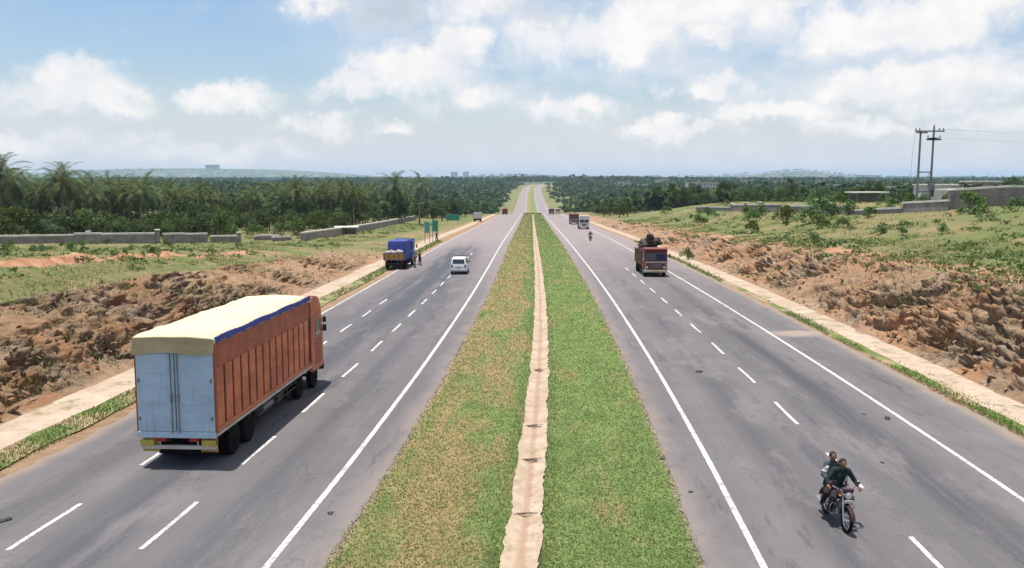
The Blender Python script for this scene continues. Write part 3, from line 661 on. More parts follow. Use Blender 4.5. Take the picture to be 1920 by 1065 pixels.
def orange_truck():
    t_ = empty('box_truck'); W = 1.23; ZB, ZT, L = 1.14, 4.02, 10.25
    tag(t_, 'large orange ribbed box truck with pale blue rear doors and cream tarpaulin roof', 'truck')
    b = MB().box(-W+.03, W-.035, .05, L, ZB+.02, ZT, .02); b.build('cargo_body', M['orange_band'], t_)
    # right and left side panels: upper flat band, ribs below
    for s in (1, -1):
        x = s*(W-.02)
        m = MB()
        def bx(y0, y1, z0, z1, x1=.045, dp=.0): m.box(min(x, x+s*x1), max(x, x+s*x1), y0, y1, z0, z1, .012)
        m2 = MB(); m2.box(min(x-s*.0, x+s*.03), max(x-s*.0, x+s*.03), .06, L-.02, ZB+2.02, ZT-.04, .01)
        m2.build('upper_panel', M['orange_band'], t_)
        n = 14; y0 = .12; pw = (L-.28)/n
        for k in range(n):
            a = y0+k*pw; bx(a+.0, a+pw-.17, ZB+.16, ZB+2.02, .05)
        bx(.06, L-.02, ZB+.0, ZB+.145, .055); m.build('side_panel', M['orange'], t_)
        g = MB(); g.box(min(x-s*.004, x+s*.006), max(x-s*.004, x+s*.006), .1, L-.06, ZB+.15, ZB+2.015); g.build('side_backing', M['dark'], t_)
        MB().box(min(x, x+s*.07), max(x, x+s*.07), .0, .07, ZB, ZT, .01).build('corner_post', M['orange_band'], t_); MB().box(min(x, x+s*.06), max(x, x+s*.06), L-.03, L+.03, ZB, ZT, .01).build('corner_post', M['orange_band'], t_)
        r_ = MB(); r_.box(min(x-s*.05, x+s*.075), max(x-s*.05, x+s*.075), -.02, L+.02, ZB-.10, ZB-.015, .01); r_.build('sill_rail', M['pale_trim'], t_)
        for k in range(16): MB().box(x+s*.03-.01, x+s*.03+.01, .3+k*.64, .34+k*.64, ZB-.22, ZB-.09).build('tie_hook', M['dark'], t_)
        u_ = MB(); u_.tube([(x-s*.1, 3.9, .62), (x-s*.1, 9.0, .62)], .03, 6).tube([(x-s*.1, 3.9, .82), (x-s*.1, 9.0, .82)], .025, 6)
        for y in (3.95, 5.6, 7.3, 8.95): u_.tube([(x-s*.1, y, .58), (x-s*.1, y, 1.05)], .022, 6)
        u_.build('side_guard', M['dark'], t_)
    # rear doors
    for s in (-1, 1):
        m = MB(); m.box(min(s*.02, s*(W-.02)), max(s*.02, s*(W-.02)), -.045, .04, ZB+.05, ZT-.02, .015); 
        dr = m.build('rear_door', M['steelblue'], t_)
        r_ = MB()
        for k in range(5): r_.box(min(s*.10, s*(W-.1)), max(s*.10, s*(W-.1)), -.056, -.043, ZB+.42+k*.50, ZB+.50+k*.50, .005)
        r_.build('door_rib', M['steelblue'], dr)
        MB().tube([(s*.11, -.085, ZB+.0), (s*.11, -.085, ZT-.08)], .02, 6).box(s*.11-.04, s*.11+.04, -.10, -.05, ZB+1.0, ZB+1.25, .01).build('locking_bar', M['mast'], dr)
        for hz in (.4, 1.6): MB().box(s*(W-.09)-.03, s*(W-.09)+.03, -.075, -.045, ZB+hz, ZB+hz+.12).build('hinge', M['mast'], dr)
    MB().box(-W, W, -.06, .08, ZB-.16, ZB+.04, .02).build('rear_sill', M['steelblue'], t_)
    # tarpaulin: sagging sheet over the top with a hanging flap
    prof = [(-1.0, -.20), (-1.0, .05), (-.965, .15), (-.7, .19), (-.35, .215), (0, .225), (.35, .215), (.7, .19), (.965, .15), (1.0, .05), (1.0, -.06)]
    ys = np.linspace(-.10, L+.05, 34); rings = []
    bm = bmesh.new()
    for j, y in enumerate(ys):
        sag = .025*math.sin(j*1.27)+.03*math.sin(j*.5); ring = []
        for i, (px_, pz) in enumerate(prof):
            e = 1+.012*noise.noise(Vector((i*.9, y*1.2, 0)))
            z = ZT+pz*(1-.35*(1-min(1, (y+.1)/.25)))+(sag*.45 if .1 < pz else 0)+.035*noise.noise(Vector((px_*3, y*1.6, 4)))
            if y > L-.8: z -= .10*(y-L+.8)
            ring.append(bm.verts.new((px_*(W+.055)*e, y, z)))
        rings.append(ring)
    for A, B in zip(rings, rings[1:]):
        for k in range(len(A)-1): bm.faces.new((A[k], A[k+1], B[k+1], B[k]))
    for ring, rev in ((rings[0], 1), (rings[-1], 0)):           # end flaps
        y = ring[0].co.y; flap = []
        for i, q in enumerate(ring[1:-1]): 
            flap.append(bm.verts.new((q.co.x*1.003, y-(.045 if rev else -.03)-.02*math.sin(i*2.1), ZT-(.36+.05*math.sin(i*1.4)+.03*noise.noise(Vector((i, 2, 1)))))))
        R_ = ring[1:-1]
        for k in range(len(R_)-1): bm.faces.new((R_[k], R_[k+1], flap[k+1], flap[k]))
    me = bpy.data.meshes.new('tarpaulin'); bm.to_mesh(me); bm.free(); me.polygons.foreach_set('use_smooth', [True]*len(me.polygons)); o = link('tarpaulin', me, M['tarp'], t_)
    sm = o.modifiers.new('thick', 'SOLIDIFY'); sm.thickness = .02; sm.offset = 1
    m = MB()
    for k in range(24):
        y = .02+k*(L-.1)/24; y2 = y+(L-.1)/24+.01; z = ZT+.03*math.sin(k*1.3)
        m.box(W+.045, W+.085, y, y2, ZT-.05+.015*math.sin(k*2.2), ZT+.14+.02*math.sin(k*.9), .008)
    m.build('blue_edge_strip', M['blue_cloth'], t_)
    # cab ahead of the body, same height with a rounded crown
    m = MB().prism([(L+.08, .95), (L+.08, ZT+.02), (L+.5, ZT+.08), (L+1.35, ZT-.05), (L+1.72, ZT-.5), (L+1.86, 2.3), (L+1.98, 1.9), (L+1.98, .75), (L+.3, .75)], -W-.02, W+.02, .05); cabo = m.build('cab', M['orange'], t_)
    for s in (-1, 1):
        x = s*(W+.022)
        MB().box(x-.012, x+.012, L+.75, L+1.55, 2.28, 3.0, .01).build('side_window', M['glass'], cabo)
        MB().box(x-.01, x+.01, L+.62, L+1.62, 1.0, 2.16, .008).build('cab_door', M['orange_band'], cabo)
        MB().tube([(x, L+1.75, 2.9), (x+s*.07, L+1.95, 2.95)], .015, 6).tube([(x, L+1.75, 2.35), (x+s*.07, L+1.95, 2.4)], .015, 6).box(x+s*.07-.09, x+s*.07+.09, L+1.93, L+1.99, 2.32, 2.62, .015).box(x+s*.07-.08, x+s*.07+.08, L+1.93, L+1.99, 2.72, 2.98, .015).build('mirror', M['dark'], cabo)
    MB().box(-W+.12, W-.12, L+1.83, L+1.87, 2.35, 3.2, .01, rot=Matrix.Rotation(R(-4), 3, 'X')).build('windscreen', M['glass'], cabo)
    MB().box(-W, W, L+1.95, L+2.12, .55, .9, .04).build('front_bumper', M['dark'], t_)
    # chassis
    MB().box(-.45, -.33, .2, L+1.8, .78, 1.02).box(.33, .45, .2, L+1.8, .78, 1.02).box(-1.0, 1.0, 1.5, 1.62, .5, .62).box(-1., 1., 2.85, 2.97, .5, .62).box(-.9, .9, L+.65, L+.77, .48, .6).tube([(0, 3, .6), (0, L, .75)], .06, 8).build('chassis', M['dark'], t_)
    MB().tube([(.85, 4.6, .72), (.85, 5.7, .72)], .28, 16).build('fuel_tank', M['mast'], t_)
    MB().box(.62, 1.1, 6.2, 6.9, .5, .98, .03).build('tool_box', M['dark'], t_)
    for y in (1.56, 2.92):
        for x in (-1.0, 1.0): wheel(t_, x, y, .51, .42)
    for x in (-1.02, 1.02): wheel(t_, x, 8.9, .51, .27)
    MB().box(-.78, .78, .3, L+.3, .36, .98, .04).build('shade_block', M['black'], t_)  # added black block, stands in for the deep shade under the truck
    for x in (-1.05, 1.05): wheel(t_, x, L+.72, .51, .27)
    MB().box(-W+.05, W-.05, .02, .14, .60, .72, .01).tube([(-.6, .08, .72), (-.6, .08, 1.0)], .03, 6).tube([(.6, .08, .72), (.6, .08, 1.0)], .03, 6).build('underrun_bar', M['pale_trim'], t_)
    for s in (-1, 1):
        MB().box(s*.93-.27, s*.93+.27, .16, .18, .48, .98, .005).build('mudflap', M['yellow' if s < 0 else 'ochre'], t_)
        MB().box(s*.98-.22, s*.98+.22, -.0, .015, .70, .90, .005).build('number_board', M['yellow'], t_)
        MB().box(s*.52-.16, s*.52+.16, -.03, .02, .86, .97, .01).build('tail_lamp', M['redlamp'], t_)
    v0 = 25.25; p = rd(-10.93, v0); t_.location = p; t_.rotation_euler = (pitch(30), 0, head(31)+R(.3)); return t_
orange_truck()

def cargo_truck(name, label, v, u, toward=True, cab='red', body='wood', W=1.2, cl=1.7, bl=5.4, ch=2.75, bh=2.2, load=None, trim='pale_trim', group=None, windows=True, detail=True, turn=0.):
    """lorry with a high flat nosed cab; local +Y is forward, origin below its middle"""
    t_ = empty(name); tag(t_, label, 'truck', group); LT = cl+bl+.15; yb = -LT/2; yf = LT/2
    c0 = yf-cl
    m = MB().prism([(c0, .62), (c0, ch), (c0+.35, ch+.07), (yf-.2, ch), (yf-.06, ch-.35), (yf+.0, 1.72), (yf+.04, 1.5), (yf+.04, .62)], -W+.02, W-.02, .05); cb_ = m.build('cab', M[cab], t_)
    for s in (-1, 1):
        MB().box(min(s*.04, s*(W-.14)), max(s*.04, s*(W-.14)), yf-.045, yf+.012, 1.68, 2.40, .01, rot=Matrix.Rotation(R(5), 3, 'X')).build('windscreen_pane', M['glass'], cb_)
        MB().tube([(s*(W-.32), yf+.03, .98), (s*(W-.32), yf+.10, .98)], [.12, .11], 14).build('headlight', M['lamp'], t_)
        MB().box(s*(W-.02)-.01, s*(W-.02)+.01, c0+.5, yf-.25, 1.65, 2.3, .005).build('side_window', M['glass'], cb_)
        MB().box(s*(W-.02)-.008, s*(W-.02)+.008, c0+.42, yf-.2, .7, 1.58, .005).build('cab_door', M[cab], cb_)
        MB().tube([(s*W, yf-.1, 2.2), (s*(W+.2), yf+.05, 2.25)], .015, 6).box(s*(W+.2)-.08, s*(W+.2)+.08, yf+.03, yf+.08, 1.95, 2.35, .01).build('mirror', M['dark'], cb_)
    MB().prism([(yf-.16, ch-.10), (yf-.1, ch+.16), (yf+.16, ch-.02), (yf+.12, ch-.16)], -W+.02, W-.02, .02).build('sun_visor', M[cab if cab != 'white' else 'pale_trim'], cb_)
    MB().box(-W+.1, W-.1, yf+.03, yf+.075, 1.42, 1.56, .01).box(-W+.1, -W+.18, yf+.03, yf+.07, .7, 1.4, .01).box(W-.18, W-.1, yf+.03, yf+.07, .7, 1.4, .01).build('nose_trim', M[trim], cb_)
    g = MB().box(-.55, .55, yf+.035, yf+.06, .86, 1.34, .01); go = g.build('grille', M['dark'], t_)
    s_ = MB()
    for k in range(4): s_.box(-.55, .55, yf+.058, yf+.075, .92+k*.11, .945+k*.11)
    s_.build('grille_bar', M[trim], go)
    MB().box(-W, W, yf+.04, yf+.2, .48, .72, .04).build('front_bumper', M[trim], t_)
    MB().box(-.3, .3, yf+.205, yf+.215, .52, .68, .004).build('number_plate', M['yellow'], t_)
    # body: floor, sides with uprights, tailboard
    y1 = c0-.12; m = MB().box(-W, W, yb, y1, 1.02, 1.14, .01)
    for s in (-1, 1): m.box(min(s*(W-.05), s*W), max(s*(W-.05), s*W), yb, y1, 1.14, bh, .01)
    m.box(-W, W, y1-.06, y1, 1.14, bh+.25, .01); m.build('cargo_body', M[body], t_)
    MB().box(-W, W, yb-.03, yb+.03, 1.10, bh-.02, .01).build('tailboard', M['ochre' if body in ('wood', 'blue') else body], t_)
    for s in (-1, 1):
        r_ = MB()
        for k in range(9): y = yb+.08+(y1-yb-.16)*k/8; r_.box(min(s*W, s*(W+.045)), max(s*W, s*(W+.045)), y-.035, y+.035, 1.02, bh+.04)
        r_.box(min(s*W, s*(W+.05)), max(s*W, s*(W+.05)), yb, y1, bh-.03, bh+.04); r_.build('side_upright', M[body], t_)
    for k in range(5): MB().box(-W+.1+k*(2*W-.2)/4-.03, -W+.1+k*(2*W-.2)/4+.03, yb-.07, yb-.028, 1.1, bh-.02).build('tailboard_batten', M['dark'], t_)
    MB().box(-W+.12, W-.12, yb+.25, yf-.25, .40, .98, .05).build('shade_block', M['black'], t_); MB().box(-.45, -.33, yb+.1, yf-.2, .74, 1.0).box(.33, .45, yb+.1, yf-.2, .74, 1.0).box(-.9, .9, yb+1.2, yb+1.32, .45, .57).box(-.9, .9, yf-1.0, yf-.9, .45, .57).box(-.95, .95, yb+.02, yb+.14, .58, .7, .01).build('chassis', M['dark'], t_)  # the black block is added to keep the gap below the lorry dark
    for x in (-W+.2, W-.2):
        wheel(t_, x, yb+1.26, .48, .40); wheel(t_, x, yf-.95, .48, .26, 'pale_trim')
    for s in (-1, 1): MB().box(s*.85-.12, s*.85+.12, yb-.05, yb+.02, .82, .93, .01).build('tail_lamp', M['redlamp'], t_)
    t_.location = rd(u, v); t_.rotation_euler = ((-1 if toward else 1)*pitch(v), 0, head(v)+(math.pi if toward else 0)+turn)
    return t_, yb, y1, yf, c0, W, bh
def on_truck(T, o):                                   # cargo rests on the truck: its own thing at the same pose
    o.location = T.location; o.rotation_euler = T.rotation_euler; return o
# red lorry with a tall load, coming nearer on the right
T, yb, y1, yf, c0, W, bh = cargo_truck('loaded_truck', 'red lorry with a tall dark load heaped above its cab', 86.6+1.0, 11.72, True, 'red', 'wood', 1.18, 1.75, 5.6, 2.85, 2.5)
m = MB(); random.seed(3)
for k in range(60):
    y = random.uniform(yb+.4, y1-.35); x = random.uniform(-.85, .85); z = random.uniform(1.6, 3.35+.5*math.exp(-((y-1.2)/1.2)**2)); m.ell((x, y, z), (random.uniform(.25, .5), random.uniform(.3, .6), random.uniform(.2, .38)), 2, .35)
ld = m.build('cargo_heap', M['load'], None); tag(ld, 'heap of dark brown bundles piled on the red lorry', 'cargo'); on_truck(T, ld)
m = MB()
for k in range(9): m.ell((random.uniform(-.5, .6), c0-.2-random.uniform(0, 1.0), random.uniform(3.3, 4.05)), (.38, .42, .3), 2, .3)
ld = m.build('cargo_bundle', M['load_green'], None, smooth=True); tag(ld, 'dark rounded bundle on top of the load behind the red cab', 'cargo'); on_truck(T, ld)
MB().box(-.95, -.1, yf+.0, yf+.03, 1.74, 2.30, .01, rot=Matrix.Rotation(R(5), 3, 'X')).build('sun_blind', M['dark_blue'], T)
# blue lorry parked at the left edge
T, yb, y1, yf, c0, W, bh = cargo_truck('parked_truck', 'blue lorry parked on the left shoulder with pale sacks at its tail', 92.0+3.4, -15.85, False, 'blue', 'blue', 1.18, 1.8, 5.3, 2.9, 1.75, turn=R(-1))
m = MB(); m.box(-W+.08, W-.08, yb+1.5, y1-.05, 1.2, 3.1, .14, taper=(.10, .05, .12)); o = m.build('covered_load', M['blue_cloth'], None); tag(o, 'tall load under a bright blue sheet on the parked blue lorry', 'tarpaulin'); on_truck(T, o)
sm = o.modifiers.new('s', 'SUBSURF'); sm.levels = sm.render_levels = 1
m = MB()
for x, y, z, r in ((-.75, .45, 1.85, .36), (-.05, .4, 1.85, .34), (.6, .5, 1.9, .36), (-.5, 1.05, 1.9, .36), (.35, 1.05, 1.95, .34)): m.ell((x, yb+y, z), (r, r*.9, r*.62), 2, .25)
o = m.build('sack_pile', M['sack'], None, smooth=True); tag(o, 'pale sacks piled at the tail of the parked blue lorry', 'sacks'); on_truck(T, o)
# farther traffic
T = cargo_truck('cargo_truck', 'white fronted lorry leading the distant pair on the right carriageway', 213, 12.45, True, 'white', 'wood', 1.25, 1.8, 5.5, 3.3, 2.9)
T2 = cargo_truck('cargo_truck', 'dark red lorry following close behind the white fronted one', 253, 12.1, True, 'red', 'wood', 1.3, 1.8, 6, 3.0, 3.0)
for (v, u, lab, cabc, tw) in ((425, 8.9, 'dark lorry farthest down the slope just before the dip, right carriageway', 'red', True), (460, 13.2, 'grey lorry coming over the crest beside the darker one', 'white', True)):
    cargo_truck('distant_truck', lab, v-20, u, tw, cabc, 'wood')
cargo_truck('distant_truck', 'tiny red lorry on the left carriageway near the crest', 405, -13.5, False, 'red', 'red')
cargo_truck('distant_truck', 'white and blue lorry standing under dark trees at the left roadside', 285, -19.0, False, 'blue', 'white', bh=2.8)

def estate_car():
    t_ = empty('estate_car'); tag(t_, 'small silver white van-like car driving away on the left carriageway', 'car')
    W = .78; L = 3.5; y = lambda q: q-L/2
    prof = [(y(0), .32), (y(-.02), .78), (y(.04), 1.0), (y(.22), 1.52), (y(.4), 1.63), (y(2.0), 1.66), (y(2.35), 1.60), (y(2.95), 1.02), (y(3.42), .90), (y(3.5), .6), (y(3.48), .3)]
    bm = bmesh.new(); secs = []
    xs = [(-1., .0), (-.97, .5), (-.9, .9), (-.45, 1.), (.45, 1.), (.9, .9), (.97, .5), (1., 0)]
    def wd(z): return W*(1 if z < .95 else 1-.20*(z-.95)/.7)
    A = []
    for (yy, z) in prof: A.append([bm.verts.new((sx_*wd(z), yy+(0 if abs(sx_) < .9 else .02*(1 if yy < 0 else -1)), z-(.03 if abs(sx_) > .9 and z > 1.4 else 0))) for sx_ in (-1, -.85, 0, .85, 1)])
    for P_, Q_ in zip(A, A[1:]):
        for k in range(4): bm.faces.new((P_[k], P_[k+1], Q_[k+1], Q_[k]))
    bot = [bm.verts.new((sx_*W, y(1.75), .3)) for sx_ in (-1, 1)]
    bm.faces.new([r_[0] for r_ in A][::-1]); bm.faces.new([r_[-1] for r_ in A]); bm.faces.new([A[0][k] for k in range(5)]+[A[-1][k] for k in range(4, -1, -1)])
    for q in bot: bm.verts.remove(q)
    bmesh.ops.recalc_face_normals(bm, faces=bm.faces); me = bpy.data.meshes.new('body'); bm.to_mesh(me); bm.free(); bd = link('body', me, M['silver'], t_)
    MB().quad((-.60, y(.045), 1.06), (.60, y(.045), 1.06), (.54, y(.185), 1.47), (-.54, y(.185), 1.47)).box(-.6, .6, y(.06), y(.09), 1.05, 1.07).build('rear_window', M['glass'], bd)
    for s in (-1, 1):
        m = MB()
        for a, b in ((.38, 1.15), (1.25, 1.95)): 
            zz = [(a, 1.02), (b, 1.02), (b, 1.50), (a+.08, 1.50)]; m.quad(*[(s*(wd(z)+.012), y(q), z) for q, z in zz])
        m.quad(*[(s*(wd(z)+.012), y(q), z) for q, z in ((2.05, 1.02), (2.75, 1.02), (2.3, 1.50), (2.05, 1.50))]); m.build('side_window', M['glass'], bd)
        MB().box(s*(W-.13)-.08, s*(W-.13)+.08, y(-.04), y(.02), .72, .98, .01).build('tail_light', M['redlamp'], t_)
        MB().box(s*(W+.1)-.08, s*(W+.1)+.08, y(2.45), y(2.53), 1.02, 1.15, .015).build('mirror', M['dark'], t_)
        for q in (.62, 2.85): wheel(t_, s*(W-.08), y(q), .29, .17, 'silver')
    MB().box(-.55, .55, y(2.4), y(2.46), 1.1, 1.5, .0, rot=Matrix.Rotation(R(40), 3, 'X')).build('windscreen', M['glass'], bd)
    MB().box(-W-.01, W+.01, y(-.09), y(.06), .34, .56, .03).build('rear_bumper', M['silver'], t_)
    MB().box(-.24, .24, y(-.1), y(-.088), .60, .72).box(-.2, .2, y(-.045), y(-.02), .8, .83).build('number_plate', M['pale_trim'], t_)
    MB().box(-.5, .5, y(1.3), y(1.34), 1.69, 1.72).box(-.5, .5, y(2.0), y(2.04), 1.69, 1.72).box(-.52, -.49, y(1.2), y(2.1), 1.67, 1.74).box(.49, .52, y(1.2), y(2.1), 1.67, 1.74).build('roof_rack', M['dark'], t_)
    t_.scale = (1.06, 1.06, 1.06); t_.location = rd(-8.36, 88.2); t_.rotation_euler = (pitch(88), 0, head(88))
estate_car()

# ================================================================== motorcycle and people
M['teal_cloth'] = paint('dark_teal_cloth', (.010, .024, .025), .9, .3, (.01, .02, .02), .3, 9)
M['white_cloth'] = paint('white_cloth', (.66, .65, .63), .9, .1, (.45, .43, .4), .25, 9)
M['grey_cloth'] = paint('grey_blue_cloth', (.07, .085, .095), .9, .25, (.07, .08, .09), .3, 9)
M['dark_cloth'] = paint('dark_trouser_cloth', (.022, .020, .022), .9, .3, (.04, .03, .03), .3, 9)
M['plum_cloth'] = paint('plum_cloth', (.10, .055, .075), .9, .25, (.05, .03, .04), .3, 9)
M['tan_cloth'] = paint('tan_cloth', (.24, .15, .09), .9, .25, (.12, .08, .05), .3, 9)
def lerp(a, b, k): return Vector(a)*(1-k)+Vector(b)*k
def hand(m, wr, dirv, side, curl=.5, pn=None):
    """palm, four fingers of different length and a thumb; side +1 = right"""
    dv = Vector(dirv).normalized(); pn = Vector(pn or (0, 0, -1)); ac = dv.cross(pn).normalized(); pn = ac.cross(dv).normalized(); wr = Vector(wr)
    m.cap(wr, wr+dv*.035, .026, .028, 8); 
    for k in (-1, -.33, .33, 1): m.cap(wr+dv*.02+ac*k*.012, wr+dv*.085+ac*k*.030, .015, .0135, 8)
    for k, ln in ((-1, .062), (-.33, .076), (.33, .072), (1, .055)):
        p = wr+dv*.088+ac*k*.031; d_ = dv
        for j, f in enumerate((.45, .32, .23)):
            d_ = (d_+pn*curl*.75).normalized(); q = p+d_*ln*f; m.cap(p, q, .0105-.001*j, .0095-.001*j, 8); p = q
    p = wr+dv*.03-ac*side*.028; d1 = (dv*.6-ac*side*.8+pn*.25).normalized(); q = p+d1*.042; m.cap(p, q, .0135, .0115, 8); m.cap(q, q+(dv*.75-ac*side*.1+pn*(.3+curl*.4)).normalized()*.034, .0115, .0095, 8)
def person(J, label, shirt, trousers, loc, rz, group=None, cap_=None, rx=0., hair=True, vox=.011, curl=.45, longsleeve=True, wrap=None, skirt=None):
    """J: joints in metres, facing +Y; x>0 is the person's right"""
    m = MB(); V_ = lambda k: Vector(J[k])
    hd = V_('head'); nk = V_('neck'); ch_ = V_('chest'); pv = V_('pelvis')
    m.cap(pv, lerp(pv, ch_, .5), .125, .115, 14); m.cap(lerp(pv, ch_, .5), ch_, .115, .135, 14); m.cap(ch_, nk, .12, .055, 12); m.cap(nk, hd-Vector((0, 0, .05)), .055, .05, 10)
    fw = Vector(J.get('look', (0, 1, 0))).normalized()
    m.ell(hd, (.078, .095, .112), 3); m.ell(hd+fw*.03-Vector((0, 0, .055)), (.058, .065, .055), 2)
    m.ell(hd+fw*.10-Vector((0, 0, .012)), (.014, .02, .024), 2)                       # nose
    m.ell(hd+fw*.088-Vector((0, 0, .055)), (.026, .012, .009), 2)                      # lips
    sdv = fw.cross(Vector((0, 0, 1)))
    for s in (-1, 1):
        m.ell(hd+sdv*s*.08-Vector((0, 0, .01)), (.013, .022, .032), 2)
        K = 'R' if s > 0 else 'L'
        sh, eb, wr, hp, kn, an, toe = (V_(a+K) for a in ('sh', 'el', 'wr', 'hip', 'kn', 'an', 'toe'))
        m.cap(nk, sh, .05, .062, 10); m.cap(ch_, sh, .09, .06, 10); m.cap(sh, eb, .055, .040, 10); m.cap(eb, wr, .040, .026, 10)
        m.cap(hp, kn, .090, .058, 12); m.cap(kn, lerp(kn, an, .35), .056, .058, 10); m.cap(lerp(kn, an, .35), an, .056, .036, 10)
        m.cap(pv, hp, .11, .09, 10); m.cap(an, toe, .040, .030, 10); m.cap(an, an+(an-toe).normalized()*.04, .038, .034, 8)
        hd_ = J.get('hand'+K) or (wr-eb); hand(m, wr+Vector(hd_).normalized()*.015, hd_, s, curl, J.get('palm'+K))
    body = m.build('person', M['skin'], None, remesh=vox); tag(body, label, 'person', group)
    m = MB(); m.cap(pv+Vector((0, 0, .02)), lerp(pv, ch_, .5), .15, .135, 14); m.cap(lerp(pv, ch_, .5), ch_, .135, .152, 14); m.cap(ch_, lerp(ch_, nk, .8), .142, .075, 12)
    for s in (-1, 1):
        K = 'R' if s > 0 else 'L'; sh, eb, wr = (V_(a+K) for a in ('sh', 'el', 'wr'))
        m.cap(lerp(nk, sh, .35), sh, .068, .078, 10); m.cap(ch_, sh, .11, .075, 10); m.cap(sh, eb, .075, .058, 10)
        if longsleeve: m.cap(eb, lerp(eb, wr, .88), .056, .042, 10)
    m.build('shirt', M[shirt], body, remesh=.014)
    m = MB(); m.cap(pv+Vector((0, 0, .03)), pv-Vector((0, 0, .03)), .150, .145, 14)
    for s in (-1, 1):
        K = 'R' if s > 0 else 'L'; hp, kn, an = (V_(a+K) for a in ('hip', 'kn', 'an'))
        m.cap(pv, hp, .135, .11, 12); m.cap(hp, kn, .112, .080, 12); m.cap(kn, lerp(kn, an, .85), .078, .062, 12)
    m.build('trousers', M[trousers], body, remesh=.015)
    for K in 'RL':
        an, toe = V_('an'+K), V_('toe'+K); d_ = (toe-an); MB().cap(an-d_.normalized()*.03-Vector((0, 0, .012)), toe-Vector((0, 0, .004)), .046, .037, 10).build('shoe', M['dark_cloth'], body, smooth=True)
    if hair: 
        MB().ell(hd-fw*.022+Vector((0, 0, .026)), (.092, .098, .104), 3, .05).build('hair', M['hair'], body, smooth=True)
    if cap_:
        MB().ell(hd+Vector((0, 0, .035))-fw*.012, (.108, .118, .105), 3, .10).ell(hd-fw*.10-Vector((0, 0, .06)), (.085, .06, .12), 2, .15).ell(hd+sdv*.085-Vector((0, 0, .07)), (.035, .06, .10), 2, .1).build('head_cloth', M[cap_], body, smooth=True)
    for s in (-1, 1): MB().ell(hd+fw*.083+sdv*s*.031+Vector((0, 0, .012)), (.012, .010, .008), 2).build('eye', M['hair'], body, smooth=True)
    body.location = loc; body.rotation_euler = (rx, 0, rz); return body
def stand(lean=0, arm=.1, step=.06, bend=0.):
    J = dict(pelvis=(0, 0, .92), chest=(0, .02+lean, 1.24), neck=(0, .02+lean, 1.43), head=(0, .05+lean, 1.58))
    for s, K in ((1, 'R'), (-1, 'L')):
        J.update({'sh'+K: (s*.175, .01+lean, 1.385), 'el'+K: (s*(.215+arm*.3), -.02+lean, 1.12), 'wr'+K: (s*(.21+arm*.2), .08+lean+bend, .90+bend*.9), 'hip'+K: (s*.09, 0, .88),
                  'kn'+K: (s*.11, .04+s*step, .48), 'an'+K: (s*.12, s*step*1.5, .075), 'toe'+K: (s*.15, .15+s*step*1.5, .035)})
    return J
person(stand(0, .2), 'person in dark plum clothes standing on the road beside the parked blue lorry', 'plum_cloth', 'dark_cloth', rd(-13.85, 97.4), R(-60))
person(stand(.02, .5, .09, .12), 'person in tan clothes close against the side of the parked blue lorry', 'tan_cloth', 'wood' if False else 'tan_cloth', rd(-13.75, 94.3)+Vector((-.22, 0, 0)), R(60))
person(stand(-.02, .3, .1), 'person in dark clothes sitting back near the sign posts at the left roadside', 'dark_cloth', 'dark_cloth', rd(-17.6, 148.5), R(100))

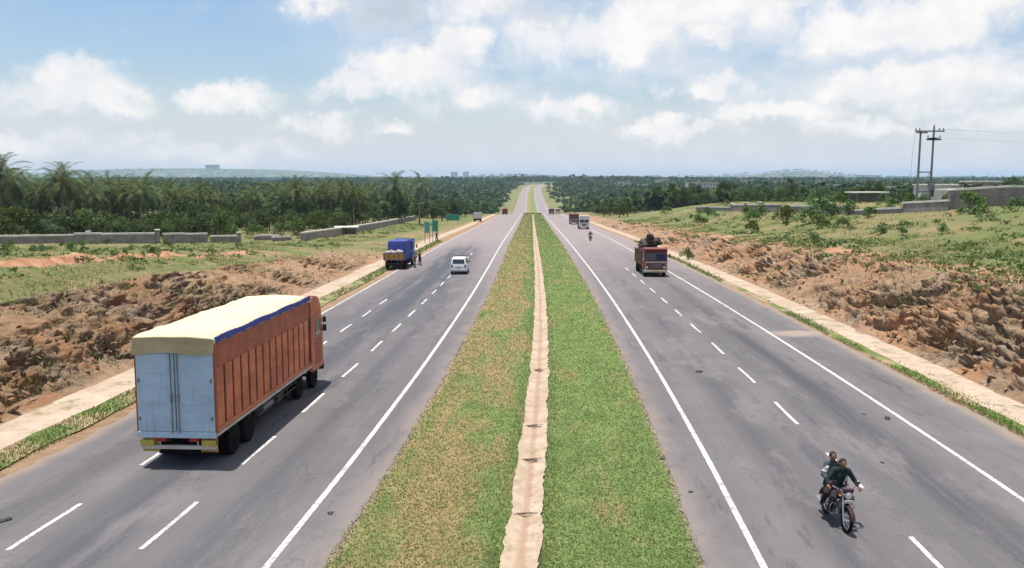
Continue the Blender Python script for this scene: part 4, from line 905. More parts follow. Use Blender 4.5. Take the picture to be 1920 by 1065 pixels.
def wheel_spoked(parent, y, r=.30, tr=.045):
    o = MB().torus((0, y, r), (1, 0, 0), r-tr, tr, 32, 8).build('wheel', M['black'], parent, smooth=True)
    m = MB().torus((0, y, r), (1, 0, 0), r-tr*2.1, .014, 28, 6).tube([(-.05, y, r), (.05, y, r)], .035, 12)
    for k in range(18):
        a = 2*math.pi*k/18; m.tube([(.03*(-1)**k, y+.03*math.cos(a), r+.03*math.sin(a)), (0, y+(r-tr*2)*math.cos(a+.15), r+(r-tr*2)*math.sin(a+.15))], .0035, 4)
    m.build('rim', M['chrome'], o)
def motorbike():
    t_ = empty('motorcycle'); tag(t_, 'dark maroon motorcycle with chrome parts ridden towards us in the right carriageway', 'motorcycle')
    wheel_spoked(t_, .62); wheel_spoked(t_, -.62, .30, .052)
    for s in (-1, 1):
        MB().tube([(s*.085, .62, .30), (s*.085, .50, .62), (s*.08, .42, .86)], [.022, .020, .020], 8).build('fork_leg', M['chrome'], t_)
        MB().tube([(s*.11, -.62, .32), (s*.12, -.45, .68)], [.028, .03], 8).build('rear_shock', M['chrome'], t_)
        MB().tube([(s*.15, .40, .97), (s*.26, .35, 1.12), (s*.27, .36, 1.14)], .008, 6).ell((s*.285, .37, 1.17), (.055, .012, .035), 2).build('mirror', M['dark'], t_)
        MB().ell((s*.17, .46, .86), (.03, .035, .03), 2).tube([(s*.08, .44, .86), (s*.16, .46, .86)], .007, 6).build('indicator', M['ochre'], t_)
        MB().tube([(s*.06, .18, .30), (s*.27, .22, .34), (s*.30, .26, .52), (s*.22, .28, .66), (s*.05, .28, .70)], .013, 8).build('crash_guard', M['chrome'], t_)
        MB().box(min(s*.06, s*.10), max(s*.06, s*.10), -.5, -.08, .50, .66, .03).build('side_cover', M['maroon'], t_)
        MB().tube([(s*.10, -.05, .28), (s*.24, -.03, .27)], .013, 6).build('footrest', M['dark'], t_)
    MB().tube([(-.36, .22, 1.0), (-.30, .30, 1.03), (-.12, .40, .97), (0, .42, .95), (.12, .40, .97), (.30, .30, 1.03), (.36, .22, 1.0)], .012, 8).build('handlebar', M['chrome'], t_)
    for s in (-1, 1): MB().tube([(s*.31, .29, 1.025), (s*.39, .18, .985)], .018, 8).build('grip', M['black'], t_)
    MB().ell((0, .16, .80), (.135, .27, .125), 3).build('fuel_tank', M['maroon'], t_, smooth=True)
    MB().tube([(0, .43, .92), (0, .12, .66), (0, -.18, .62), (0, -.62, .70)], .028, 8).tube([(0, .42, .86), (0, .22, .34), (0, -.1, .24), (0, -.3, .34), (0, -.3, .64)], .024, 8).tube([(.1, -.1, .3), (.11, -.62, .3)], .018, 6).tube([(-.1, -.1, .3), (-.11, -.62, .3)], .018, 6).build('frame', M['dark'], t_)
    MB().box(-.12, .12, -.12, .22, .26, .44, .04).box(-.07, .07, .02, .2, .42, .64, .02).tube([(-.15, .05, .34), (.15, .05, .34)], .09, 14).build('engine', M['mast'], t_)
    MB().tube([(.09, .2, .46), (.10, .24, .34), (.13, .02, .22), (.15, -.62, .30), (.15, -.85, .34)], [.02, .02, .022, .038, .04], 10).build('exhaust', M['chrome'], t_)
    MB().box(-.12, .12, -.74, -.04, .70, .80, .04).build('seat', M['black'], t_)
    m = MB()
    for k in range(9):
        a0 = R(20+k*14); a1 = R(34+k*14); r_ = .345
        m.box(-.055, .055, .62+r_*math.cos((a0+a1)/2)-.045, .62+r_*math.cos((a0+a1)/2)+.045, .30+r_*math.sin((a0+a1)/2)-.008, .30+r_*math.sin((a0+a1)/2)+.008, rot=Matrix.Rotation((a0+a1)/2-math.pi/2, 3, 'X'))
    m.build('front_mudguard', M['maroon'], t_)
    m = MB()
    for k in range(9):
        a = R(40+k*14+7); r_ = .36; m.box(-.075, .075, -.62+r_*math.cos(a)-.046, -.62+r_*math.cos(a)+.046, .30+r_*math.sin(a)-.008, .30+r_*math.sin(a)+.008, rot=Matrix.Rotation(a-math.pi/2, 3, 'X'))
    m.build('rear_mudguard', M['maroon'], t_)
    h = MB().tube([(0, .44, .90), (0, .50, .90), (0, .555, .90)], [.06, .085, .09], 16).build('headlight', M['chrome'], t_); MB().ell((0, .556, .90), (.078, .02, .078), 2).build('lens', M['lamp'], h, smooth=True)
    MB().box(-.11, .11, .60, .615, .73, .80, .005).build('number_plate', M['white'], t_)
    MB().box(-.13, .13, .40, .52, .985, 1.06, .03).box(-.12, .12, .48, .54, .92, 1.08, .02, rot=Matrix.Rotation(R(-25), 3, 'X')).build('headlight_cowl', M['plum_cloth'], t_)
    return t_
bike = motorbike(); BV, BU = 20.93, 8.22; brz = math.pi+head(21)+R(5)
bike.scale = (1.05, 1.05, 1.05); bike.location = rd(BU, BV); bike.rotation_euler = (-pitch(21), R(-4), brz)
J = dict(pelvis=(0, -.16, .90), chest=(0, -.05, 1.20), neck=(0, .0, 1.38), head=(0, .05, 1.53), look=(0, 1, -.1))
for s, K in ((1, 'R'), (-1, 'L')):
    J.update({'sh'+K: (s*.18, -.02, 1.34), 'el'+K: (s*.34, .06, 1.12), 'wr'+K: (s*.365, .17, 1.02), 'hand'+K: (0, .55, -.12), 'palm'+K: (0, -.25, -1), 'hip'+K: (s*.10, -.12, .86), 'kn'+K: (s*.22, .25, .70), 'an'+K: (s*.20, -.02, .33), 'toe'+K: (s*.23, .14, .30)})
J['elL'] = (-.36, .03, 1.10); J['wrL'] = (-.385, .17, 1.02)
rid = person(J, 'rider in dark teal top with bare black hair steering the maroon motorcycle', 'teal_cloth', 'dark_cloth', bike.location, brz, vox=.009, curl=1.0); rid.rotation_euler = bike.rotation_euler; rid.scale = bike.scale
J2 = dict(pelvis=(0, -.50, .92), chest=(.03, -.42, 1.23), neck=(.06, -.36, 1.42), head=(.10, -.33, 1.58), look=(0, 1, 0))
for s, K in ((1, 'R'), (-1, 'L')):
    J2.update({'sh'+K: (s*.18+.04, -.40, 1.375), 'el'+K: (s*.29+.03, -.30, 1.12), 'wr'+K: (s*.20, -.10, 1.0), 'hand'+K: (-s*.3, .6, -.1), 'hip'+K: (s*.11, -.46, .88), 'kn'+K: (s*.25, -.10, .72), 'an'+K: (s*.24, -.36, .36), 'toe'+K: (s*.27, -.21, .33)})
pil = person(J2, 'black haired pillion passenger in dull grey shirt with a white cloth on one shoulder', 'grey_cloth', 'dark_cloth', bike.location, brz, vox=.009, curl=.6); pil.rotation_euler = bike.rotation_euler; pil.scale = bike.scale
MB().cap((.20, -.42, 1.36), (.27, -.33, 1.20), .088, .082, 10).build('shawl', M['white_cloth'], pil, smooth=True)
# far motorcycle: copy with one rider
b2 = copy_tree(bike); b2['label'] = 'tiny dark motorcycle far off in the right carriageway ahead of the lorries'; b2.location = rd(9.75, 149); b2.rotation_euler = (0, 0, math.pi)
r2 = copy_tree(rid); r2['label'] = 'tiny rider in dark clothes on the far off motorcycle'; r2.location = b2.location; r2.rotation_euler = (0, 0, math.pi)

# ================================================================== signs, walls, poles, buildings
def sign(loc, w_, h_, zb, mat, label, posts=2, hd=0., group=None):
    t_ = empty('road_sign', loc, hd); tag(t_, label, 'road sign', group)
    b = MB().box(-w_/2, w_/2, -.03, .03, zb, zb+h_, .015).build('sign_board', M[mat], t_)
    MB().box(-w_/2+.06, w_/2-.06, -.036, -.031, zb+.06, zb+.10).box(-w_/2+.06, w_/2-.06, -.036, -.031, zb+h_-.10, zb+h_-.06).box(-w_/2+.06, -w_/2+.10, -.036, -.031, zb+.10, zb+h_-.10).box(w_/2-.10, w_/2-.06, -.036, -.031, zb+.10, zb+h_-.10).build('border', M['white'], b)
    for k in range(posts):
        x = (k/(posts-1)-.5)*w_*.8 if posts > 1 else 0; MB().tube([(x, .06, -.3), (x, .06, zb+h_-.1)], .055, 8).build('post', M['mast'], t_)
    return t_
p = rd(-17.95, 143); sign(p+Vector((-.6, 0, -.1)), 1.0, 2.0, 1.7, 'sign_teal', 'narrow faded green road sign, left board of the near pair', 2)
sign(p+Vector((.65, 1.2, -.1)), 1.1, 2.0, 1.9, 'sign_green', 'bright green road sign, right board of the near pair', 2)
sign(up(-25.3, 262), 4.2, 1.9, .9, 'sign_green', 'wide bright green road sign on the bank farther up the left side', 2)

def wall(pts, hgt, label, thick=.28, step=None, pil=None, cop='coping', mat='wall', sink=.5, name='boundary_wall'):
    """stone wall following ground points [(x,y)], stepped panels + coping + pillars"""
    t_ = empty(name, (pts[0][0], pts[0][1], gz(*pts[0]))); O = t_.location; tag(t_, label, 'wall')
    mw, mc = MB(), MB(); 
    for (a, b) in zip(pts, pts[1:]):
        a = Vector(a); b = Vector(b); L = (b-a).length; n = max(1, round(L/(step or 6))); dr = (b-a)/L; nr = Vector((-dr.y, dr.x))*thick/2
        for k in range(n):
            p0, p1 = a+dr*(L*k/n), a+dr*(L*(k+1)/n-.012); z0, z1 = gz(*p0), gz(*p1); zt = [max(z0, z1)*.5+min(z0, z1)*.5+hgt+random.uniform(-.05, .05)]*2
            if step is None: zt = [z0+hgt, z1+hgt]
            for M_, e, za, zb in ((mw, 0, -sink, 0), (mc, .07, 0.004, .26)):
                ex = nr*(1+e/thick*2); Q = []
                for (pp, zg, zz) in ((p0, z0, zt[0]), (p1, z1, zt[1])):
                    lo = (zg if M_ is mw else zz)+za; hi = zz+zb
                    for sg in (1, -1): q = pp+ex*sg; Q.append((Vector((q.x, q.y, lo))-O, Vector((q.x, q.y, hi))-O))
                vs = [M_.bm.verts.new(x) for pr_ in Q for x in pr_]      # a+lo a+hi a-lo a-hi b+lo ...
                for f in ((0, 1, 3, 2), (4, 6, 7, 5), (0, 4, 5, 1), (2, 3, 7, 6), (1, 5, 7, 3), (0, 2, 6, 4)): M_.bm.faces.new([vs[i] for i in f])
    mw.build('wall_panel', M[mat], t_); mc.build('coping', M[cop], t_)
    if pil:
        for (x, y, hh) in pil:
            z = gz(x, y); pb = MB().box(x-.28-O.x, x+.28-O.x, y-.28-O.y, y+.28-O.y, z-.4-O.z, z+hh-O.z, .02).build('pillar', M[mat], t_)
            MB().box(x-.36-O.x, x+.36-O.x, y-.36-O.y, y+.36-O.y, z+hh-O.z+.002, z+hh+.16-O.z, .03).build('pillar_cap', M[cop], pb)
    return t_
def xy(px, py): h = hit(px, py); return (h.x, h.y)
# left compound wall across the plain, with pillars
LW = [(-83, 124.5), (-71.5, 129)], [(-69.5, 128.3), (-56.5, 133.5)], [(-55.9, 133.2), (-46.5, 137.5)]
wall([(-96, 121), (-84, 128)], .75, 'low stone wall with pale coping at the far left of the plain', pil=[(-83.5, 128.2, 1.3)])
wall([(-83, 128.4), (-70.6, 138.5)], 1.15, 'stone wall between the first and second pillar on the left plain', pil=[(-70.2, 138.7, 1.75)])
wall([(-69.6, 133), (-57.5, 134.8)], 1.45, 'tallest stone wall panel on the left plain, ending at a pillar', step=4, pil=[(-57.2, 135, 2.1)])
wall([(-56.6, 135.5), (-50.2, 138)], 1.35, 'short dark stone wall panel right of the tall pillar', step=3)
wall([(-49.6, 137.5), (-45.8, 139.5)], .95, 'low stone wall stub with a capped pillar in the grass', pil=[(-45.6, 139.7, 1.55)])
for a, b, h_, lab in (((-45, 146), (-41.5, 149), .7, 'short pale topped wall stub nearest the corner of the plain'), ((-41, 143), (-38.6, 146), .6, 'pale topped wall stub at the corner before the long wall')):
    wall([a, b], h_, lab)
pts = [(float(XC(v))-39.5-.02*(v-140), v) for v in (141, 158, 176, 196, 220, 246, 275, 306)]
wall(pts, 1.35, 'long grey stone wall running beside the road towards the trees on the left', step=None)
# right compound walls
R1 = [(float(XC(v))+u, v) for u, v in ((47.6, 240), (48.0, 215), (48.3, 192), (48.4, 168), (48.4, 150), (48.6, 131))]
wall([xy(1305, 394), xy(1368, 396)], .8, 'low broken stone wall at the near end of the right field', pil=None)
a0, a1, a2, a3 = xy(1372, 396), xy(1424, 397), xy(1465, 398), xy(1572, 401)
wall([a0, a1, a2], 1.35, 'grey wall with pale pillars in the right field', pil=[(a0[0], a0[1], 1.7), (xy(1398, 397)[0], xy(1398, 397)[1], 1.9), (a1[0], a1[1], 1.9)])
wall([xy(1468, 398), xy(1532, 400), xy(1600, 402)], 1.1, 'low grey wall half hidden by bushes in the right field', pil=[(*xy(1558, 401), 1.6)])
wall([xy(1604, 403), xy(1690, 399)], .55, 'pale knee high wall left of the power poles')
wall([xy(1693, 398), xy(1752, 396), xy(1778, 395)], 1.15, 'grey block wall behind the foot of the power poles', mat='wall')
h0 = hit(1783, 393)
wall([(h0.x, h0.y), (h0.x+14, h0.y-1.0), (h0.x+32, h0.y-3)], 2.35, 'tall grey block wall with pale coping at the right edge', thick=.3, pil=[(h0.x-.1, h0.y, 2.4)])
# flat roofed shelters
def shelter(loc, w_, d_, h_, label, rz=0.):
    t_ = empty('shelter', loc, rz); tag(t_, label, 'shelter'); MB().box(-w_/2, w_/2, -d_/2, d_/2, h_, h_+.22, .03).build('roof_slab', M['coping'], t_)
    for x in (-w_*.4, w_*.4):
        for y in (-d_*.4, d_*.4): MB().box(x-.1, x+.1, y-.1, y+.1, -.4, h_).build('post', M['wall'], t_)
    MB().box(-w_*.38, w_*.38, d_*.34, d_*.38, -.3, h_-.3).build('back_wall', M['wall'], t_)
p = hit(650, 440); shelter(p, 5, 3.5, 1.5, 'small flat pale roofed hut beside the long wall on the left', R(10))
p = Vector((float(XC(170))+67, 170, 0)); p.z = gz(p.x, p.y); shelter(p, 7.5, 4, 1.9, 'flat pale roofed shelter in the field left of the power poles', R(8))

# H shaped power pole
def power_pole():
    t_ = empty('power_pole', (55.2, 113.0, gz(55.2, 113.0))); tag(t_, 'tall twin-post electricity structure with cross arms and insulators', 'electricity pole')
    HT = 10.7
    for x, h_ in ((-.85, HT-.35), (.9, HT+.2)): MB().tube([(x, 0, -.6), (x, 0, h_)], [.17, .12], 10).build('post', M['mast'], t_)
    MB().box(-1.6, 2.3, -.09, .09, HT-.42, HT-.24, .01).build('cross_arm', M['mast'], t_)
    MB().box(-1.55, -.1, -.40, -.22, HT-.62, HT-.47, .01).build('cross_arm', M['dark'], t_)
    MB().box(.0, 1.9, -.14, .1, HT-1.52, HT-1.32, .01).box(.45, 1.35, -.7, .7, HT-1.30, HT-1.2, .01).build('cross_arm', M['dark'], t_)
    for z in (4.9, 2.3): MB().box(-.85, .9, -.05, .05, z, z+.15).build('tie_beam', M['mast'], t_)
    MB().tube([(-.8, .1, 2.4), (.85, .1, 5.0)], .045, 6).tube([(-.8, -.1, .4), (.85, -.1, 2.4)], .04, 6).build('brace', M['mast'], t_)
    m = MB()
    for x, z in ((-1.5, HT-.24), (-1.0, HT-.24), (1.6, HT-.24), (2.15, HT-.24), (.15, HT-1.2), (1.75, HT-1.2), (.9, HT+.2)): m.tube([(x, 0, z), (x, 0, z+.1), (x, 0, z+.14), (x, 0, z+.3)], [.05, .1, .05, .08], 8)
    m.build('insulator', M['dark'], t_)
    MB().box(.55, 1.25, -.45, .15, 2.6, 3.4, .04).build('switch_box', M['mast'], t_)
    MB().tube([(-1.55, 0, HT-.5), (-1.75, 0, HT-3), (-2.1, 0, .1)], .014, 4).build('stay_wire', M['dark'], t_)
power_pole()
for k, (dx, z) in enumerate(((2.1, 10.6), (1.6, 10.65), (1.75, 9.5))):
    p = Vector((55.2+dx, 113, gz(55.2, 113)+z)); q = Vector((118, 96+3*k, p.z+.2)); pts = [lerp(p, q, i/16)-Vector((0, 0, 1.3*4*(i/16)*(1-i/16))) for i in range(17)]
    o = MB().tube(pts, .006, 4).build('power_line', M['dark']); tag(o, ['highest', 'second', 'lowest'][k]+' wire running from the electricity structure out to the right', 'wire', 'wires leaving the electricity pole')

def building(loc, w_, d_, h_, wallm, label, rz=0., floors=1, roof='coping', gable=False, name='house'):
    t_ = empty(name, loc, rz); tag(t_, label, 'building'); MB().box(-w_/2, w_/2, -d_/2, d_/2, -1.5, h_).build('wall', M[wallm], t_)
    if gable: MB().prism([(-d_/2-.4, h_-.02), (0, h_+d_*.22), (d_/2+.4, h_-.02)], -w_/2-.4, w_/2+.4).build('roof', M[roof], t_)
    else: MB().box(-w_/2-.25, w_/2+.25, -d_/2-.25, d_/2+.25, h_+.002, h_+.3).build('roof', M[roof], t_)
    n = max(2, int(w_/3.2)); fh = h_/floors
    for f in range(floors):
        for k in range(n):
            x = (k+.5)/n*w_-w_/2; wn_ = MB().box(x-.55, x+.55, -d_/2-.03, -d_/2+.05, f*fh+fh*.35, f*fh+fh*.78).build('window', M['dark'], t_)
            MB().box(x-.65, x+.65, -d_/2-.12, -d_/2-.031, f*fh+fh*.28, f*fh+fh*.34).build('sill', M['coping'], wn_)
    return t_
def atd(px, y, dz=0.): x = (px-960)/F*(y*.993+.8); return Vector((x, y, gz(x, y)+dz))
building(atd(1762, 215), 11, 7, 4.3, 'plaster', 'white walled house just right of the power poles', R(-5), 1)
building(atd(1792, 185), 6, 5, 2.6, 'plaster', 'small bright white house above the tall wall', R(10))
building(atd(1858, 205), 12, 7, 3.4, 'pink', 'long pinkish house behind the tall wall on the right', R(-4))
building(atd(1838, 232), 9, 6, 5.6, 'wall', 'brown two storey house behind the pinkish one', 0, 2)
for px, y, w_, h_, lab in ((1330, 900, 26, 8, 'white building left of the round green tree on the far plain'), (1300, 1050, 18, 7, 'pale building second from the left on the far plain'), (1170, 1300, 20, 8, 'white building nearest the road on the far plain'),
                      (1205, 1150, 14, 6, 'small pale house on the far plain right of the road'), (1580, 760, 26, 7, 'long white shed on the far plain left of the power poles'), (1540, 900, 12, 7, 'small white house on the far plain below the hill'), (1240, 1500, 22, 9, 'pale block among trees on the far plain'), (1400, 1200, 18, 8, 'white house behind the round green tree'), (1660, 640, 16, 6, 'low white shed just left of the power poles in the distance'), (1465, 1000, 16, 7, 'white house between the round tree and the hill')):
    p = atd(px, y, 6.5 if y > 800 else 3.); building(p, w_, 9, h_, 'plaster', lab, rng.uniform(-.3, .3), 2 if h_ > 6.5 else 1, 'metal_roof')
for px, w_, h_, lab in ((852, 60, 62, 'tall pale block on the horizon left of the road, left of two'), (874, 50, 58, 'tall pale block on the horizon left of the road, right of two'), (400, 150, 48, 'long low building on the blue ridge at the left horizon')):
    p = atd(px, 7400 if px > 500 else 9300); building(p, w_, 25, h_, 'plaster', lab, 0, 6, name='distant_building')
def mast_tower(px, y, h_, label):
    p = atd(px, y); t_ = empty('radio_mast', p); tag(t_, label, 'mast')
    for s in ((-1, -1), (-1, 1), (1, -1), (1, 1)): MB().tube([(s[0]*1.6, s[1]*1.6, -1), (s[0]*.25, s[1]*.25, h_)], .12, 4).build('leg', M['mast'], t_)
    m = MB()
    for k in range(8):
        z0, z1 = h_*k/8, h_*(k+1)/8; w0, w1 = 1.6-1.35*k/8, 1.6-1.35*(k+1)/8
        for a, b in (((-1, -1), (1, -1)), ((1, -1), (1, 1)), ((1, 1), (-1, 1)), ((-1, 1), (-1, -1))): m.tube([(a[0]*w0, a[1]*w0, z0), (b[0]*w1, b[1]*w1, z1)], .06, 4)
    m.build('lattice', M['mast'], t_)
mast_tower(1131, 1100, 24, 'faint lattice radio mast on the horizon right of the road')
# small dark droppings and scraps on the carriageways
for px, py, r_, lab in ((1312, 698, .16, 'dark scrap lying in the right inner lane'), (1665, 786, .15, 'dark scrap beside the outer edge line on the right'), (1243, 861, .07, 'small dark clod on the right inner shoulder beside the grass'), (1296, 925, .08, 'small dark clod left of the solid line, nearest the camera'), (618, 964, .08, 'small dark clod on the left inner shoulder'), (1655, 868, .07, 'small dark clod in the outer lane behind the motorcycle'), (1620, 778, .06, 'tiny dark clod in the right outer lane'), (6, 978, .14, 'dark scrap on the tarmac at the left edge')):
    p = vroad(px, py); m = MB()
    for k in range(4): m.ell((random.uniform(-1, 1)*r_*.7, random.uniform(-1, 1)*r_*.7, r_*.2), (r_*random.uniform(.4, .8), r_*random.uniform(.4, .8), r_*.25), 2, .5)
    o = m.build('road_debris', M['dark']); o.location = p; tag(o, lab, 'debris', 'dark scraps lying on the road')
# cross drains showing as dark notches in the ditch
for v_, s_, lab in ((41.8, 1., 'dead sticks lodged across the sandy ditch where it bends, farthest of four bundles'), (31.5, .7, 'dead sticks in the sandy ditch, second farthest of four bundles'), (27.4, .8, 'dead sticks in the sandy ditch, second nearest of four bundles'), (22.6, .7, 'dark stick bundle in the sandy ditch nearest the camera')):
    p = rd(.02, v_, -.47); m = MB()
    for k in range(5): m.tube([(random.uniform(-.4, .1), random.uniform(-.12, .12), random.uniform(0, .04)), (random.uniform(0, .4), random.uniform(-.12, .12), random.uniform(.02, .1))], random.uniform(.012, .03)*s_, 5)
    o = m.build('driftwood', M['bark']); o.location = p; tag(o, lab, 'sticks', 'dead sticks lying in the median ditch')

# ================================================================== trees
def crown(n, lobes, leaf, seed, flat=1.):
    """leaf clumps scattered through a cluster of lobes -> verts, faces, tint"""
    g = np.random.default_rng(seed); L = np.array(lobes); wgt = L[:, 3]**2; k = g.choice(len(L), n, p=wgt/wgt.sum())
    d_ = g.normal(size=(n, 3)); d_ /= np.linalg.norm(d_, axis=1)[:, None]; d_[:, 2] = np.where(d_[:, 2] < -.45, -d_[:, 2], d_[:, 2])
    rr = L[k, 3]*(1-.5*g.uniform(0, 1, n)**2.2)*(1+.14*np.sin(d_[:, 0]*5+k)*np.cos(d_[:, 1]*6+k*2)); c = L[k, :3]+d_*rr[:, None]*np.array([1, 1, flat])
    nn = d_+g.normal(size=(n, 3))*.65; nn /= np.linalg.norm(nn, axis=1)[:, None]; a = np.cross(nn, g.normal(size=(n, 3))); a /= np.linalg.norm(a, axis=1)[:, None]; b = np.cross(nn, a)
    s = leaf*g.uniform(.5, 1.3, n)[:, None]; j = lambda: g.uniform(.6, 1.2, (n, 1))
    P = np.stack([c-a*s*j(), c-b*s*.7*j(), c+a*s*j(), c+b*s*.7*j()], 1).reshape(-1, 3); lt = g.uniform(0, 1, len(L))
    return P, np.arange(4*n).reshape(n, 4), np.clip(lt[k]*.75-.1+g.uniform(0, .45, n), 0, 1)
def lobes_for(kind, g):
    Lb = []
    if kind == 'round':
        for k in range(11): a = g.uniform(0, 6.28); r_ = g.uniform(.2, 1)**.6*2.3; Lb.append((r_*math.cos(a), r_*math.sin(a), g.uniform(2.0, 6.5)-r_*.25, g.uniform(1., 1.75)))
    elif kind == 'tall':
        for k in range(12): a = g.uniform(0, 6.28); z = g.uniform(1.6, 9.); r_ = g.uniform(0, 1.5)*(1.1-abs(z-5.5)/6); Lb.append((r_*math.cos(a), r_*math.sin(a), z, g.uniform(.8, 1.4)))
    elif kind == 'wide':
        for k in range(14): a = g.uniform(0, 6.28); r_ = g.uniform(.2, 1)**.5*3.6; Lb.append((r_*math.cos(a), r_*math.sin(a), g.uniform(2., 5.8)-r_*.15, g.uniform(1., 1.7)))
    else:
        for k in range(8): a = g.uniform(0, 6.28); r_ = g.uniform(0, 1.2); Lb.append((r_*math.cos(a), r_*math.sin(a), g.uniform(.35, 1.3)*(1.2-r_*.4), g.uniform(.35, .7)))
    return Lb
def leafme(name, P, Fc, tt): return npmesh(name, P, Fc, False, None, {'tint': ('FACE', tt)})
def make_tree(kind, seed, n=1500, leaf=.26, mat='leaf'):
    g = np.random.default_rng(seed); Lb = lobes_for(kind, g); root = empty('tree' if kind != 'bush' else 'bush')
    P, Fc, tt = crown(n, Lb, leaf, seed+50); me = leafme('crown' if kind != 'bush' else 'foliage', P, Fc, tt); link('crown' if kind != 'bush' else 'foliage', me, M[mat], root)
    m = MB(); 
    if kind != 'bush':
        m.tube([(0, 0, -.6), (.06, .04, 1.2), (.1, -.05, 2.6), (0, 0, 4.4)], [.30, .22, .17, .08], 8)
        for L in Lb[:7]: m.tube([(.05, 0, random.uniform(1.4, 2.8)), (L[0]*.5, L[1]*.5, L[2]*.72), (L[0], L[1], L[2])], [.11, .07, .02], 5)
        m.build('trunk', M['bark'], root)
    else:
        for L in Lb[:5]: m.tube([(0, 0, -.2), (L[0]*.5, L[1]*.5, L[2]*.5), (L[0], L[1], L[2])], [.04, .03, .01], 4)
        m.build('stem', M['bark'], root)
    return root
def make_palm(seed, h_=9.5):
    g = random.Random(seed); root = empty('palm_tree'); lx, ly = g.uniform(-.9, .9), g.uniform(-.6, .6)
    def tp(k): return Vector((lx*k*k, ly*k*k, h_*k))
    MB().tube([tp(k/6)-Vector((0, 0, .6 if k == 0 else 0)) for k in range(7)], [.26, .19, .17, .16, .15, .14, .13], 8).build('trunk', M['palm_bark'], root)
    V, Fc, T = [], [], []; top = tp(1)
    for f in range(27):
        a = f*2.39996+g.uniform(-.2, .2); e0 = R(82-f*4.8+g.uniform(-9, 9)); L = g.uniform(4.1, 5.3); d_ = Vector((math.cos(a), math.sin(a), 0)); p = top.copy(); e = e0; ns = 11; tone = g.uniform(0, .35)+(.35 if f < 18 else -.1) 
        side = Vector((-math.sin(a), math.cos(a), 0))
        for s in range(ns):
            st = L/ns; q = p+(d_*math.cos(e)+Vector((0, 0, math.sin(e))))*st; e -= R(4.+s*.95)
            i = len(V); V += [p-side*.035, p+side*.035, q+side*.03, q-side*.03]; Fc.append((i, i+1, i+2, i+3)); T.append(.9)
            if s > 0:
                ll = .78*math.sin(math.pi*(s+.6)/(ns+.8))**.6
                for sg in (-1, 1):
                    for h in (0, .5):
                        b0 = p+(q-p)*h; tip = b0+side*sg*ll*.8+(q-p).normalized()*ll*.5+Vector((0, 0, -ll*(.12+g.uniform(0, .3)))); wv = (q-p)*.30
                        i = len(V); V += [b0, b0+wv, tip+wv*.3, tip]; Fc.append((i, i+1, i+2, i+3)); T.append(min(1, max(0, tone+g.uniform(0, .4))))
            p = q
    me = leafme('fronds', np.array([tuple(v) for v in V]), np.array(Fc), np.array(T)); link('fronds', me, M['palm'], root)
    m = MB()
    for k in range(7): a = k*.9; m.ell(top+Vector((.22*math.cos(a), .22*math.sin(a), -.3-.1*(k % 3))), .13, 1)
    m.build('coconuts', M['bark'], root); return root
protos = {'palm': [make_palm(s, h_) for s, h_ in ((1, 9.3), (2, 8.4), (3, 9.8), (4, 7.6))], 'round': [make_tree('round', s) for s in (11, 12, 13)], 'tall': [make_tree('tall', s) for s in (21, 22)], 'wide': [make_tree('wide', s, 1900) for s in (31, 32)],
          'bush': [make_tree('bush', s, 620, .13, 'leaf_light') for s in (41, 42, 43)]}
used = set(); KN = dict(palm='palm_tree', round='tree', tall='tree', wide='tree', bush='bush')
def plant(kind, x, y, sc, label, group=None, cat=None, i=None, dz=0.):
    i = random.randrange(len(protos[kind])) if i is None else i; pr_ = protos[kind][i]
    o = pr_ if (kind, i) not in used else copy_tree(pr_); used.add((kind, i)); o.location = (x, y, gz(x, y)+dz); o.rotation_euler = (0, 0, random.uniform(0, 6.28)); o.scale = (sc, sc, sc*random.uniform(.92, 1.08))
    tag(o, label, cat or {'palm': 'palm tree', 'bush': 'bush'}.get(kind, 'tree'), group)
    if group is None and 'group' in o: del o['group']
    return o
random.seed(19)
# palms that stand out one by one
for px, y, top, lab in ((-2, 150, 306, 'tall palm cut by the left edge of the picture'), (32, 163, 330, 'palm between the left edge and the tallest palm'), (118, 152, 332, 'palm leaning beside the tallest palm on its left'), (134, 160, 316, 'tallest palm of the left grove, rising above the horizon'), (205, 175, 341, 'palm just right of the tallest palm'), (232, 180, 343, 'palm in front of the grove right of the two tall palms'), (270, 178, 344, 'palm with a full crown above the wall pillar'),
                        (550, 215, 345, 'slim palm alone in the middle of the left treeline'), (478, 210, 352, 'short palm left of the slim palm'), (745, 262, 332, 'narrow tall palm standing above the treeline near the road'), (786, 250, 333, 'tall palm nearest the road at the end of the long wall')):
    x = (px-960)/F*(y*.993+.8); zt = CAMZ+(HOR-top)/F*y; h_ = zt-gz(x, y); i = random.randrange(4); ph = (9.3, 8.4, 9.8, 7.6)[i]+1.5; plant('palm', x, y, max(.75, h_/ph), lab, i=i)
pos = []; SHARED = []
def free(x, y, r_): return all((x-a)**2+(y-b)**2 > (r_*.5+c*.5)**2 for a, b, c in pos)
def scatter(n, fx, kinds, sc, lab, grp, rad=4.5):
    c = 0; tries = 0
    while c < n and tries < n*60:
        tries += 1; x, y = fx()
        if not free(x, y, rad): continue
        pos.append((x, y, rad)); k = random.choice(kinds); o = plant(k, x, y, random.uniform(*sc), lab[k], grp[k]); c += 1; SHARED.append((o, (x/(y*.993+.8))*F+960, y, k))
def polar(p0, p1, y0, y1, umin=None):
    def f():
        while True:
            y = random.uniform(y0**.5, y1**.5)**2; px = random.uniform(p0, p1); x = (px-960)/F*y
            if umin is None or abs(x-float(XC(y))) > umin: return x, y
    return f
gl = dict(palm='coconut palm in the dense grove beyond the left plain', round='rounded dark green tree in the grove beyond the left plain', tall='tall narrow tree in the grove beyond the left plain', wide='wide spreading tree in the grove beyond the left plain', bush='low bush at the foot of the left grove')
